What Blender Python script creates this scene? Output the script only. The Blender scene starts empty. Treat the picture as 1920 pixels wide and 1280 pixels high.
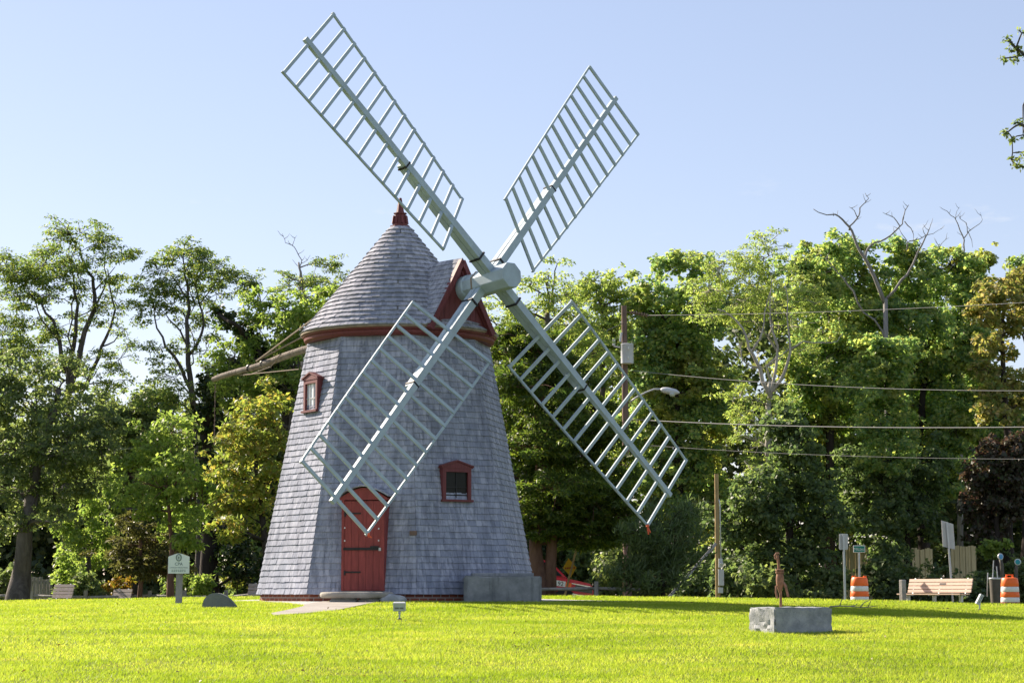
import bpy, bmesh, math, random
import numpy as np
from mathutils import Vector, Matrix
random.seed(7)
RNG = np.random.default_rng(11)
S = bpy.context.scene
R = math.radians

# ------------------------------------------------------------------ camera
FPX = 4000.0                      # focal length in photo pixels (1920 wide)
PITCH = math.atan((1115 - 640) / FPX)
EYE = 1.57
cam_d = bpy.data.cameras.new('camera')
cam = bpy.data.objects.new('camera', cam_d)
S.collection.objects.link(cam)
cam_d.sensor_width = 36.0
cam_d.lens = FPX / 1920 * 36.0
cam_d.clip_start = 0.1
cam_d.clip_end = 3000
cam.location = (0, 0, EYE)
cam.rotation_euler = (R(90) + PITCH, 0, 0)
S.camera = cam

# ------------------------------------------------------------------ sky, sun, exposure
SUN_EL = R(29)
SUN_AZ = R(-131)                  # from the camera side (-Y) round to the left and behind the mill
sun_to = Vector((math.sin(SUN_AZ) * math.cos(SUN_EL), -math.cos(SUN_AZ) * math.cos(SUN_EL), math.sin(SUN_EL)))
W = bpy.data.worlds.new('World')
S.world = W
W.use_nodes = True
wn, wl = W.node_tree.nodes, W.node_tree.links
wn.clear()
sky = wn.new('ShaderNodeTexSky')
sky.sky_type = 'NISHITA'
sky.sun_disc = False
sky.sun_elevation = SUN_EL
sky.sun_rotation = math.atan2(sun_to.x, sun_to.y)
sky.altitude = 10
sky.air_density = 1.0
sky.dust_density = 0.3
sky.ozone_density = 3.0
bg = wn.new('ShaderNodeBackground')
bg.inputs['Strength'].default_value = 0.042
wo = wn.new('ShaderNodeOutputWorld')
tint = wn.new('ShaderNodeMix')               # white balance of the sky light
tint.data_type = 'RGBA'
tint.blend_type = 'MULTIPLY'
tint.inputs[0].default_value = 1.0
tint.inputs[7].default_value = (1.30, 1.04, 0.98, 1)
wl.new(sky.outputs[0], tint.inputs[6])
sky_fill = wn.new('ShaderNodeMix')               # even pale colour added to the sky to smooth it and lift shade
sky_fill.data_type = 'RGBA'
sky_fill.blend_type = 'ADD'
sky_fill.inputs[0].default_value = 1.0
sky_fill.inputs[7].default_value = (2.15, 2.5, 3.25, 1)
wl.new(tint.outputs[2], sky_fill.inputs[6])
tcw = wn.new('ShaderNodeTexCoord')
mpw = wn.new('ShaderNodeMapping')
mpw.inputs['Scale'].default_value = (16, 16, 55)
mpw.inputs['Location'].default_value = (0.7, 0.2, 0.4)
nzw = wn.new('ShaderNodeTexNoise')
nzw.inputs['Scale'].default_value = 1.0
nzw.inputs['Detail'].default_value = 6
nzw.inputs['Roughness'].default_value = 0.6
rpw = wn.new('ShaderNodeValToRGB')
rpw.color_ramp.elements[0].position = 0.60
rpw.color_ramp.elements[0].color = (0, 0, 0, 1)
rpw.color_ramp.elements[1].position = 0.78
rpw.color_ramp.elements[1].color = (0.9, 0.9, 0.9, 1)
spw = wn.new('ShaderNodeSeparateXYZ')
bdw = wn.new('ShaderNodeValToRGB')            # only a low band of sky carries them
bdw.color_ramp.elements[0].position = 0.10
bdw.color_ramp.elements[0].color = (0, 0, 0, 1)
bdw.color_ramp.elements[1].position = 0.16
bdw.color_ramp.elements[1].color = (1, 1, 1, 1)
e3 = bdw.color_ramp.elements.new(0.20)
e3.color = (0, 0, 0, 1)
mlw = wn.new('ShaderNodeMath')
mlw.operation = 'MULTIPLY'
cld = wn.new('ShaderNodeMix')
cld.data_type = 'RGBA'
cld.inputs[7].default_value = (9.0, 9.3, 9.8, 1)
wl.new(tcw.outputs['Generated'], mpw.inputs[0])
wl.new(mpw.outputs[0], nzw.inputs['Vector'])
wl.new(nzw.outputs['Fac'], rpw.inputs[0])
wl.new(tcw.outputs['Generated'], spw.inputs[0])
wl.new(spw.outputs['Z'], bdw.inputs[0])
wl.new(rpw.outputs[0], mlw.inputs[0])
wl.new(bdw.outputs[0], mlw.inputs[1])
wl.new(mlw.outputs[0], cld.inputs[0])
wl.new(sky_fill.outputs[2], cld.inputs[6])
wl.new(cld.outputs[2], bg.inputs[0])
wl.new(bg.outputs[0], wo.inputs[0])
sd = bpy.data.lights.new('sun', 'SUN')
sd.energy = 5.0
sd.angle = R(0.5)
sd.color = (1.0, 0.86, 0.70)
sun = bpy.data.objects.new('sun', sd)
S.collection.objects.link(sun)
sun.rotation_euler = sun_to.to_track_quat('Z', 'Y').to_euler()
S.view_settings.view_transform = 'Standard'
S.view_settings.look = 'None'
S.view_settings.gamma = 1.0
S.view_settings.exposure = 1.3
try:
    S.cycles.max_bounces = 8
    S.cycles.transparent_max_bounces = 8
    S.cycles.transmission_bounces = 6
    S.cycles.use_denoising = True
except Exception:
    pass

# ------------------------------------------------------------------ helpers
C = S.collection


def at(px, py, Y):
    """point at depth Y seen at photo pixel (px, py)"""
    x = (px - 960) / FPX
    u = (640 - py) / FPX
    c, s = math.cos(PITCH), math.sin(PITCH)
    d = Vector((x, c - u * s, s + u * c))
    return Vector((0, 0, EYE)) + d * (Y / d.y)


def sstep(a, b, x):
    t = np.clip((x - a) / (b - a), 0, 1)
    return t * t * (3 - 2 * t)


def gz(x, y):
    """height of the ground: a lawn rising to a low mound, a road behind"""
    x = np.asarray(x, float)
    y = np.asarray(y, float)
    t = np.clip(y, -200, 43)
    base34 = 0.0362 * 34
    u = np.clip((t - 34) / 8.0, 0, 1)
    z = np.where(t < 34, 0.0362 * t, base34 + (1.445 - base34) * (1.16 * u - 0.16 * u * u * u) / 1.0)
    z = z + 0.06 * sstep(43, 49, y) - 0.24 * sstep(52, 64, y)
    z = z - 0.42 * sstep(66, 70, y) + 0.45 * sstep(77, 82, y)
    lat = np.clip(((x + 1.5) / 11.0) ** 2, 0, 1.6)
    z = z - 0.15 * lat * sstep(18, 42, y) * (1 - 0.6 * sstep(47, 62, y))
    z = z + 0.018 * np.sin(x * 0.9 + 1.3) * np.sin(y * 0.7) * sstep(10, 16, y) * (1 - sstep(36, 40, y))
    return z


def gzf(x, y):
    return float(gz(x, y))


class MB:
    """collects polygons and links them as ONE mesh object"""

    def __init__(self):
        self.v, self.f, self.mi = [], [], []

    def add(self, vs, fs, mi=0):
        o = len(self.v)
        self.v += [tuple(p) for p in vs]
        for f in fs:
            self.f.append(tuple(i + o for i in f))
            self.mi.append(mi)

    def box(self, c, size, rot=None, mi=0, taper=1.0, bev=0.0):
        hx, hy, hz = size[0] / 2, size[1] / 2, size[2] / 2
        M = rot.to_3x3() if rot is not None else Matrix.Identity(3)
        c = Vector(c)
        if bev <= 0:
            vs = []
            for z in (-1, 1):
                k = taper if z > 0 else 1
                for x, y in ((-1, -1), (1, -1), (1, 1), (-1, 1)):
                    vs.append(c + M @ Vector((x * hx * k, y * hy * k, z * hz)))
            self.add(vs, [(3, 2, 1, 0), (4, 5, 6, 7), (0, 1, 5, 4), (1, 2, 6, 5), (2, 3, 7, 6), (3, 0, 4, 7)], mi)
        else:
            bm = bmesh.new()
            bmesh.ops.create_cube(bm, size=1)
            for v in bm.verts:
                k = taper if v.co.z > 0 else 1
                v.co = Vector((v.co.x * size[0] * k, v.co.y * size[1] * k, v.co.z * size[2]))
            bmesh.ops.bevel(bm, geom=bm.edges[:], offset=bev, segments=2, affect='EDGES', profile=0.5)
            self.bm(bm, Matrix.Translation(c) @ M.to_4x4(), mi)

    def bm(self, bm, M=None, mi=0):
        bm.verts.index_update()
        vs = [(M @ v.co) if M is not None else v.co.copy() for v in bm.verts]
        self.add(vs, [[v.index for v in f.verts] for f in bm.faces], mi)
        bm.free()

    def beam(self, p, q, w, d, up, w2=None, d2=None, mi=0):
        """rectangular beam p->q; w across (perpendicular to up), d along up"""
        p, q = Vector(p), Vector(q)
        a = (q - p).normalized()
        up = Vector(up)
        side = a.cross(up).normalized()
        n = side.cross(a).normalized()
        w2 = w if w2 is None else w2
        d2 = d if d2 is None else d2
        vs = []
        for P, ww, dd in ((p, w, d), (q, w2, d2)):
            for x, y in ((-1, -1), (1, -1), (1, 1), (-1, 1)):
                vs.append(P + side * (x * ww / 2) + n * (y * dd / 2))
        self.add(vs, [(0, 1, 2, 3), (7, 6, 5, 4), (4, 5, 1, 0), (5, 6, 2, 1), (6, 7, 3, 2), (7, 4, 0, 3)], mi)

    def tube(self, pts, rad, n=8, cap=True, mi=0):
        pts = [Vector(p) for p in pts]
        if not hasattr(rad, '__len__'):
            rad = [rad] * len(pts)
        vs, fs = [], []
        ref = Vector((0.31, 0.17, 0.94))
        prev = None
        for i, p in enumerate(pts):
            a = (pts[min(i + 1, len(pts) - 1)] - pts[max(i - 1, 0)])
            a = a.normalized() if a.length > 1e-9 else Vector((0, 0, 1))
            if prev is None:
                r0 = ref if abs(a.dot(ref)) < 0.95 else Vector((1, 0, 0))
                s = a.cross(r0).normalized()
            else:
                s = (prev - a * prev.dot(a)).normalized()
            prev = s
            t = a.cross(s)
            for k in range(n):
                th = 2 * math.pi * k / n
                vs.append(p + (s * math.cos(th) + t * math.sin(th)) * rad[i])
        for i in range(len(pts) - 1):
            for k in range(n):
                k2 = (k + 1) % n
                fs.append((i * n + k, i * n + k2, (i + 1) * n + k2, (i + 1) * n + k))
        if cap:
            fs.append(tuple(range(n - 1, -1, -1)))
            fs.append(tuple((len(pts) - 1) * n + k for k in range(n)))
        self.add(vs, fs, mi)

    def lathe(self, prof, c=(0, 0, 0), n=32, mi=0, ph=0.0, M=None):
        vs, fs = [], []
        c = Vector(c)
        for r, z in prof:
            for k in range(n):
                th = 2 * math.pi * k / n + ph
                p = Vector((r * math.cos(th), r * math.sin(th), z))
                vs.append(c + (M @ p if M is not None else p))
        for i in range(len(prof) - 1):
            for k in range(n):
                k2 = (k + 1) % n
                fs.append((i * n + k, i * n + k2, (i + 1) * n + k2, (i + 1) * n + k))
        fs.append(tuple(range(n - 1, -1, -1)))
        fs.append(tuple((len(prof) - 1) * n + k for k in range(n)))
        self.add(vs, fs, mi)

    def prism(self, poly, z0, z1, M=None, mi=0):
        """closed polygon [(x,y)] extruded z0..z1 in local frame M"""
        n = len(poly)
        vs = [Vector((x, y, z0)) for x, y in poly] + [Vector((x, y, z1)) for x, y in poly]
        if M is not None:
            vs = [M @ v for v in vs]
        fs = [tuple(range(n - 1, -1, -1)), tuple(range(n, 2 * n))]
        for k in range(n):
            k2 = (k + 1) % n
            fs.append((k, k2, n + k2, n + k))
        self.add(vs, fs, mi)

    def build(self, name, mats, parent=None, smooth=False, ang=None):
        me = bpy.data.meshes.new(name)
        me.from_pydata(self.v, [], self.f)
        ms = mats if isinstance(mats, (list, tuple)) else [mats]
        for m in ms:
            me.materials.append(m)
        if len(ms) > 1:
            me.polygons.foreach_set('material_index', self.mi)
        if smooth:
            me.polygons.foreach_set('use_smooth', [True] * len(me.polygons))
            if ang:
                try:
                    me.set_sharp_from_angle(angle=R(ang))
                except Exception:
                    pass
        me.update()
        o = bpy.data.objects.new(name, me)
        C.objects.link(o)
        if parent is not None:
            o.parent = parent
            o.matrix_parent_inverse = parent_world(parent).inverted()
        return o


def parent_world(o):
    M = Matrix.LocRotScale(o.location, o.rotation_euler, o.scale)
    if o.parent is not None:
        return parent_world(o.parent) @ o.matrix_parent_inverse @ M
    return M


def tag(o, label, cat, group=None):
    o['label'] = label
    o['category'] = cat
    if group:
        o['group'] = group
    return o


def thing(name, label, cat, loc=(0, 0, 0), rz=0.0, group=None):
    o = bpy.data.objects.new(name, None)
    o.empty_display_size = 0.2
    C.objects.link(o)
    o.location = loc
    o.rotation_euler = (0, 0, rz)
    return tag(o, label, cat, group)


def struct(o, kind='structure'):
    o['kind'] = kind
    return o


def np_mesh(name, verts, k, mat, parent=None, smooth=False):
    """verts (N,k,3): N separate k-gons"""
    N = verts.shape[0]
    me = bpy.data.meshes.new(name)
    me.vertices.add(N * k)
    me.vertices.foreach_set('co', verts.reshape(-1).astype(np.float32))
    me.loops.add(N * k)
    me.loops.foreach_set('vertex_index', np.arange(N * k, dtype=np.int32))
    me.polygons.add(N)
    me.polygons.foreach_set('loop_start', np.arange(0, N * k, k, dtype=np.int32))
    me.polygons.foreach_set('loop_total', np.full(N, k, dtype=np.int32))
    me.materials.append(mat)
    me.update(calc_edges=True)
    o = bpy.data.objects.new(name, me)
    C.objects.link(o)
    if parent is not None:
        o.parent = parent
        o.matrix_parent_inverse = parent_world(parent).inverted()
    return o


# ------------------------------------------------------------------ materials
class NT:
    def __init__(self, name):
        self.m = bpy.data.materials.new(name)
        self.m.use_nodes = True
        self.t = self.m.node_tree
        self.t.nodes.clear()
        self.out = self.n('ShaderNodeOutputMaterial')

    def n(self, typ, **kw):
        nd = self.t.nodes.new(typ)
        for k, v in kw.items():
            setattr(nd, k, v)
        return nd

    def l(self, a, b):
        self.t.links.new(a, b)

    def coord(self, scale=(1, 1, 1), kind='Object'):
        tc = self.n('ShaderNodeTexCoord')
        mp = self.n('ShaderNodeMapping')
        mp.inputs['Scale'].default_value = scale
        self.l(tc.outputs[kind], mp.inputs[0])
        return mp.outputs[0]

    def noise(self, scale, detail=4, rough=0.55, vec=None, dist=0.0):
        nd = self.n('ShaderNodeTexNoise')
        nd.inputs['Scale'].default_value = scale
        nd.inputs['Detail'].default_value = detail
        nd.inputs['Roughness'].default_value = rough
        nd.inputs['Distortion'].default_value = dist
        if vec is not None:
            self.l(vec, nd.inputs['Vector'])
        return nd.outputs['Fac']

    def ramp(self, fac, stops):
        r = self.n('ShaderNodeValToRGB')
        e = r.color_ramp.elements
        while len(e) > 1:
            e.remove(e[-1])
        e[0].position = stops[0][0]
        e[0].color = (*stops[0][1], 1)
        for p, c in stops[1:]:
            x = e.new(p)
            x.color = (*c, 1)
        self.l(fac, r.inputs[0])
        return r.outputs[0]

    def mix(self, a, b, fac, mode='MIX'):
        m = self.n('ShaderNodeMix', data_type='RGBA', blend_type=mode)
        for i, v in ((0, fac), (6, a), (7, b)):
            if isinstance(v, (int, float)):
                m.inputs[i].default_value = v
            elif isinstance(v, tuple):
                m.inputs[i].default_value = (*v, 1)
            else:
                self.l(v, m.inputs[i])
        return m.outputs[2]

    def math(self, op, a, b=0.5, clamp=False):
        m = self.n('ShaderNodeMath', operation=op, use_clamp=clamp)
        for i, v in ((0, a), (1, b)):
            if isinstance(v, (int, float)):
                m.inputs[i].default_value = v
            else:
                self.l(v, m.inputs[i])
        return m.outputs[0]

    def island(self):
        return self.n('ShaderNodeNewGeometry').outputs['Random Per Island']

    def bsdf(self, col, rough=0.7, spec=0.3, metal=0.0, bump=None, bstr=0.3, bdist=0.01):
        p = self.n('ShaderNodeBsdfPrincipled')
        for k, v in (('Base Color', col), ('Roughness', rough), ('Metallic', metal), ('Specular IOR Level', spec)):
            if isinstance(v, tuple):
                p.inputs[k].default_value = (*v, 1)
            elif isinstance(v, (int, float)):
                p.inputs[k].default_value = v
            else:
                self.l(v, p.inputs[k])
        if bump is not None:
            b = self.n('ShaderNodeBump')
            b.inputs['Strength'].default_value = bstr
            b.inputs['Distance'].default_value = bdist
            self.l(bump, b.inputs['Height'])
            self.l(b.outputs[0], p.inputs['Normal'])
        self.p = p
        return p.outputs[0]

    def done(self, sh):
        self.l(sh, self.out.inputs[0])
        return self.m


def simple(name, col, rough=0.6, var=0.18, scale=6.0, spec=0.3, metal=0.0, bstr=0.15, bdist=0.005, stretch=(1, 1, 1), wear=None):
    t = NT(name)
    v = t.coord(stretch)
    n = t.noise(scale, 5, 0.6, v)
    lo = tuple(c * (1 - var) for c in col)
    hi = tuple(min(1, c * (1 + var)) for c in col)
    c = t.ramp(n, [(0.3, lo), (0.7, hi)])
    if wear is not None:
        w = t.noise(scale * 3.1, 6, 0.65, v)
        wf = t.ramp(w, [(0.62, (0, 0, 0)), (0.70, (1, 1, 1))])
        c = t.mix(c, wear, wf)
    n2 = t.noise(scale * 8, 4, 0.6, v)
    return t.done(t.bsdf(c, rough, spec, metal, n2, bstr, bdist))


def shingle_mat(name, lo, hi, stain):
    t = NT(name)
    r = t.island()
    c = t.ramp(r, [(0.0, lo), (0.5, tuple((a + b) / 2 for a, b in zip(lo, hi))), (1.0, hi)])
    v = t.coord((14, 14, 0.55))
    st = t.noise(1.0, 4, 0.6, v)
    c = t.mix(c, tuple(x * 0.58 for x in lo), t.ramp(st, [(0.44, (0, 0, 0)), (0.70, (0.85, 0.85, 0.85))]))
    run = t.noise(1.0, 5, 0.65, t.coord((3.2, 3.2, 0.28)))
    c = t.mix(c, tuple(x * 0.66 for x in lo), t.ramp(run, [(0.5, (0, 0, 0)), (0.66, (0.8, 0.8, 0.8))]))
    big = t.noise(0.9, 4, 0.6, t.coord((1, 1, 0.5)))
    c = t.mix(c, stain, t.ramp(big, [(0.5, (0, 0, 0)), (0.72, (0.55, 0.55, 0.55))]))
    g = t.noise(1.0, 3, 0.7, t.coord((70, 70, 4)))
    return t.done(t.bsdf(c, 0.85, 0.15, 0, g, 0.35, 0.006))


def leaf_mat(name, cols, trans=0.5, tboost=1.7, patch=None, tint=(0.92, 1.0, 0.62)):
    t = NT(name)
    r = t.island()
    n = len(cols)
    c = t.ramp(r, [(i / max(1, n - 1), cc) for i, cc in enumerate(cols)])
    if patch is not None:
        pn = t.noise(0.55, 3, 0.6, t.coord())
        c = t.mix(c, patch, t.ramp(pn, [(0.52, (0, 0, 0)), (0.68, (0.85, 0.85, 0.85))]))
    d = t.bsdf(c, 0.5, 0.35)
    tr = t.n('ShaderNodeBsdfTranslucent')
    tc = t.mix(c, tuple(x * tboost for x in tint), 1.0, 'MULTIPLY')
    t.l(tc, tr.inputs[0])
    mx = t.n('ShaderNodeMixShader')
    mx.inputs[0].default_value = trans
    t.l(d, mx.inputs[1])
    t.l(tr.outputs[0], mx.inputs[2])
    return t.done(mx.outputs[0])


def bark_mat(name, a, b, scale=6):
    t = NT(name)
    v = t.coord((1, 1, 0.22))
    n = t.noise(scale, 6, 0.7, v, 0.6)
    c = t.ramp(n, [(0.3, a), (0.7, b)])
    n2 = t.noise(scale * 3, 5, 0.7, v, 0.4)
    return t.done(t.bsdf(c, 0.9, 0.15, 0, n2, 0.8, 0.03))


M_SHING = shingle_mat('wall_shingles', (0.26, 0.285, 0.365), (0.405, 0.425, 0.51), (0.215, 0.25, 0.325))
M_ROOF = shingle_mat('roof_shingles', (0.265, 0.28, 0.335), (0.45, 0.455, 0.51), (0.23, 0.25, 0.30))
M_RED = simple('barn_red_paint', (0.145, 0.038, 0.042), 0.55, 0.22, 5, stretch=(6, 6, 0.6), bstr=0.25)
M_REDW = simple('worn_red_paint', (0.24, 0.048, 0.044), 0.55, 0.25, 3.5, stretch=(5, 5, 0.8), wear=None)
M_RIM = simple('cedar_edge', (0.26, 0.20, 0.15), 0.8, 0.25, 8)
M_SAIL = simple('sky_tinted_paint', (0.36, 0.45, 0.51), 0.5, 0.13, 4, spec=0.4, bstr=0.08)  # light grey paint with the blue of the skylight put into its colour
M_IRON = simple('black_iron', (0.02, 0.02, 0.022), 0.5, 0.3, 12)
M_LOG = bark_mat('weathered_log', (0.15, 0.125, 0.105), (0.34, 0.295, 0.255), 8)
M_ROPE = simple('old_rod', (0.24, 0.19, 0.15), 0.8)
M_GRANITE = None


def stone(name, a, b, sp, bd=0.03, bs=0.6, sc=3.0):
    t = NT(name)
    v = t.coord()
    big = t.noise(sc, 5, 0.6, v)
    c = t.ramp(big, [(0.3, a), (0.7, b)])
    fine = t.noise(sc * 28, 3, 0.7, v)
    c = t.mix(c, sp, t.ramp(fine, [(0.5, (0, 0, 0)), (0.66, (0.6, 0.6, 0.6))]))
    h = t.noise(sc * 5, 7, 0.7, v)
    return t.done(t.bsdf(c, 0.85, 0.25, 0, h, bs, bd))


M_GRAN = stone('rough_granite', (0.22, 0.24, 0.25), (0.50, 0.51, 0.51), (0.13, 0.14, 0.145), 0.02, 0.6, 5.0)
def stained_concrete():
    t = NT('weathered_concrete')
    v = t.coord()
    c = t.ramp(t.noise(2.2, 7, 0.7, v), [(0.3, (0.15, 0.165, 0.17)), (0.55, (0.27, 0.285, 0.29)), (0.75, (0.36, 0.37, 0.365))])
    c = t.mix(c, (0.10, 0.11, 0.115), t.ramp(t.noise(1.0, 5, 0.7, t.coord((7, 7, 0.8))), [(0.52, (0, 0, 0)), (0.68, (0.8, 0.8, 0.8))]))
    c = t.mix(c, (0.50, 0.50, 0.48), t.ramp(t.noise(6.5, 7, 0.75, v), [(0.64, (0, 0, 0)), (0.72, (0.8, 0.8, 0.8))]))
    return t.done(t.bsdf(c, 0.9, 0.2, 0, t.noise(30, 6, 0.7, v), 0.4, 0.01))


M_CONC = stained_concrete()
M_SLATE = stone('green_grey_stone', (0.13, 0.155, 0.135), (0.24, 0.26, 0.235), (0.11, 0.12, 0.11), 0.02, 0.4, 2.5)
M_MILLST = stone('pale_millstone', (0.24, 0.22, 0.19), (0.42, 0.39, 0.34), (0.16, 0.15, 0.13), 0.02, 0.5, 3)
M_WOODG = bark_mat('grey_weathered_wood', (0.20, 0.19, 0.185), (0.40, 0.385, 0.37), 7)
M_WOODY = bark_mat('yellowish_post_wood', (0.30, 0.21, 0.10), (0.50, 0.37, 0.20), 6)
M_POLE = bark_mat('brown_utility_pole', (0.13, 0.09, 0.075), (0.24, 0.17, 0.14), 5)
M_FENCE = simple('stockade_boards', (0.58, 0.48, 0.25), 0.8, 0.25, 3, stretch=(7, 7, 0.5))  # yellow of the sunlight put into the board colour
M_GALV = simple('galvanised_steel', (0.46, 0.48, 0.50), 0.4, 0.1, 4, metal=0.6)
M_PANEL = simple('sign_back_aluminium', (0.50, 0.50, 0.51), 0.5, 0.08, 3, metal=0.35)
M_WHITE = simple('white_paint', (0.72, 0.73, 0.72), 0.5, 0.05, 3)
M_LAMPG = simple('lamp_grey', (0.55, 0.57, 0.60), 0.4, 0.08, 3)
M_RUST = simple('rusty_iron', (0.27, 0.14, 0.09), 0.85, 0.4, 14, bstr=0.5, wear=(0.30, 0.19, 0.13))
M_ORANGE = simple('orange_plastic', (0.95, 0.17, 0.035), 0.45, 0.08, 3)
M_REFL = simple('white_reflective_band', (0.74, 0.74, 0.75), 0.35, 0.06, 6)
M_RUBBER = simple('dark_red_base', (0.33, 0.035, 0.02), 0.7, 0.2, 6)
M_BENCH = simple('tan_bench_slats', (0.62, 0.45, 0.35), 0.6, 0.1, 3, stretch=(0.6, 6, 6))
M_BENCHG = simple('grey_bench_slats', (0.36, 0.31, 0.30), 0.75, 0.25, 4, stretch=(0.6, 6, 6))
M_BLACK = simple('black_metal', (0.015, 0.015, 0.017), 0.5, 0.3, 8)
M_DARK = simple('dark_interior', (0.012, 0.012, 0.012), 0.8, 0.3, 3)
M_RIBBON = simple('orange_ribbon', (0.75, 0.14, 0.06), 0.6, 0.1, 5)
M_TRUCK = simple('red_car_paint', (0.55, 0.025, 0.05), 0.2, 0.05, 2, spec=0.6, bstr=0.0)
M_CHROME = simple('chrome_trim', (0.7, 0.7, 0.72), 0.2, 0.03, 2, metal=0.9, bstr=0.0)
M_TINT = simple('dark_car_glass', (0.02, 0.03, 0.035), 0.08, 0.1, 2, spec=0.6, bstr=0.0)
M_TYRE = simple('tyre_rubber', (0.02, 0.02, 0.02), 0.8, 0.2, 6)
M_YELLOW = simple('yellow_sign_face', (0.62, 0.36, 0.01), 0.5, 0.06, 3, bstr=0.02)
M_GREEN = simple('green_sign_face', (0.005, 0.20, 0.15), 0.45, 0.06, 3, bstr=0.02)
M_SIGNW = simple('pale_green_white_board', (0.72, 0.80, 0.74), 0.55, 0.04, 3, bstr=0.03)
M_INK = simple('dark_green_ink', (0.05, 0.12, 0.10), 0.6, 0.1, 5)
M_BLUE = simple('blue_reflector', (0.10, 0.33, 0.62), 0.3, 0.2, 8)
M_TEAL = simple('teal_reflector', (0.02, 0.27, 0.34), 0.35, 0.2, 8)
M_WIRE = simple('grey_cable', (0.22, 0.22, 0.23), 0.5, 0.1, 4)
M_LENS = simple('pale_lens', (0.50, 0.56, 0.58), 0.2, 0.08, 6, spec=0.5)
M_BINB = simple('brown_bin', (0.10, 0.09, 0.075), 0.7, 0.2, 5)


def glass_mat(name, tint):
    t = NT(name)
    n = t.noise(2.2, 2, 0.5, t.coord())
    return t.done(t.bsdf(tint, 0.12, 0.12, 0.0, n, 0.10, 0.02))


M_GLASS = glass_mat('old_window_glass', (0.015, 0.018, 0.018))


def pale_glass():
    t = NT('painted_sky_glass')
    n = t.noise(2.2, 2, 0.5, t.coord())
    c = t.ramp(t.noise(1.0, 3, 0.6, t.coord((9, 9, 0.6))), [(0.35, (0.62, 0.66, 0.72)), (0.65, (0.80, 0.83, 0.87))])  # reflected sky painted into the pane colour as pale streaks
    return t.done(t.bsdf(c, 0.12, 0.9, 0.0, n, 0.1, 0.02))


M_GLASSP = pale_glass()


def brick_mat():
    t = NT('old_brick')
    b = t.n('ShaderNodeTexBrick')
    b.inputs['Color1'].default_value = (0.27, 0.085, 0.05, 1)
    b.inputs['Color2'].default_value = (0.17, 0.06, 0.045, 1)
    b.inputs['Mortar'].default_value = (0.33, 0.30, 0.27, 1)
    b.inputs['Scale'].default_value = 1.0
    b.inputs['Brick Width'].default_value = 0.2
    b.inputs['Row Height'].default_value = 0.065
    b.inputs['Mortar Size'].default_value = 0.008
    t.l(t.coord(kind='UV'), b.inputs['Vector'])
    return t.done(t.bsdf(b.outputs[0], 0.9, 0.2, 0, t.noise(40, 4, 0.6, t.coord()), 0.4, 0.01))


def lawn_mat():
    t = NT('lawn_soil')
    n = t.noise(0.35, 5, 0.6, t.coord())
    c = t.ramp(n, [(0.3, (0.085, 0.11, 0.012)), (0.6, (0.13, 0.15, 0.02)), (0.75, (0.17, 0.15, 0.05))])
    n2 = t.noise(14, 5, 0.7, t.coord())
    return t.done(t.bsdf(c, 0.95, 0.1, 0, n2, 0.5, 0.03))


M_LAWN = lawn_mat()
M_PATH = stone('sandy_concrete_path', (0.30, 0.27, 0.24), (0.44, 0.41, 0.37), (0.22, 0.20, 0.18), 0.01, 0.3, 2)
M_GRAVEL = stone('white_gravel_bed', (0.42, 0.40, 0.38), (0.66, 0.64, 0.61), (0.25, 0.24, 0.23), 0.03, 0.8, 6)
M_ROAD = stone('asphalt', (0.045, 0.045, 0.047), (0.065, 0.065, 0.066), (0.09, 0.09, 0.09), 0.01, 0.3, 3)


def grass_mat():
    t = NT('grass_blades')
    c = t.ramp(t.island(), [(0.0, (0.175, 0.25, 0.026)), (0.5, (0.265, 0.34, 0.034)), (0.85, (0.345, 0.40, 0.055)), (1.0, (0.48, 0.45, 0.14))])
    big = t.noise(0.7, 6, 0.7, t.coord((0.6, 1, 1)))
    c = t.mix(c, (0.15, 0.235, 0.008), t.ramp(big, [(0.40, (0.8, 0.8, 0.8)), (0.58, (0, 0, 0))]))
    dry = t.noise(1.1, 6, 0.72, t.coord((0.7, 1.4, 1)))
    c = t.mix(c, (0.44, 0.41, 0.09), t.ramp(dry, [(0.54, (0, 0, 0)), (0.72, (0.8, 0.8, 0.8))]))
    d = t.bsdf(c, 0.5, 0.25)
    tr = t.n('ShaderNodeBsdfTranslucent')
    t.l(t.mix(c, (1.9, 1.9, 1.2), 1.0, 'MULTIPLY'), tr.inputs[0])
    mx = t.n('ShaderNodeMixShader')
    mx.inputs[0].default_value = 0.55
    t.l(d, mx.inputs[1])
    t.l(tr.outputs[0], mx.inputs[2])
    return t.done(mx.outputs[0])


M_GRASS = grass_mat()

# ------------------------------------------------------------------ ground, road, path
def sheet(name, xs, ys, mat, dz=0.0, mask=None):
    X, Y = np.meshgrid(xs, ys)
    Z = gz(X, Y) + dz
    V = np.stack([X, Y, Z], -1).reshape(-1, 3)
    nx, ny = len(xs), len(ys)
    F = []
    for j in range(ny - 1):
        for i in range(nx - 1):
            a = j * nx + i
            if mask is None or mask((xs[i] + xs[i + 1]) / 2, (ys[j] + ys[j + 1]) / 2):
                F.append((a, a + 1, a + nx + 1, a + nx))
    me = bpy.data.meshes.new(name)
    me.from_pydata([tuple(v) for v in V], [], F)
    me.materials.append(mat)
    me.polygons.foreach_set('use_smooth', [True] * len(F))
    o = bpy.data.objects.new(name, me)
    C.objects.link(o)
    return o


xs = np.unique(np.concatenate([np.linspace(-1500, -60, 12), np.linspace(-60, 60, 121), np.linspace(60, 1500, 12)]))
ys = np.unique(np.concatenate([np.linspace(-300, 0, 8), np.linspace(0, 100, 161), np.linspace(100, 2500, 14)]))
struct(sheet('ground', xs, ys, M_LAWN))
struct(sheet('road', np.linspace(-60, 60, 61), np.linspace(70.3, 76.7, 9), M_ROAD, 0.006))

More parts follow.
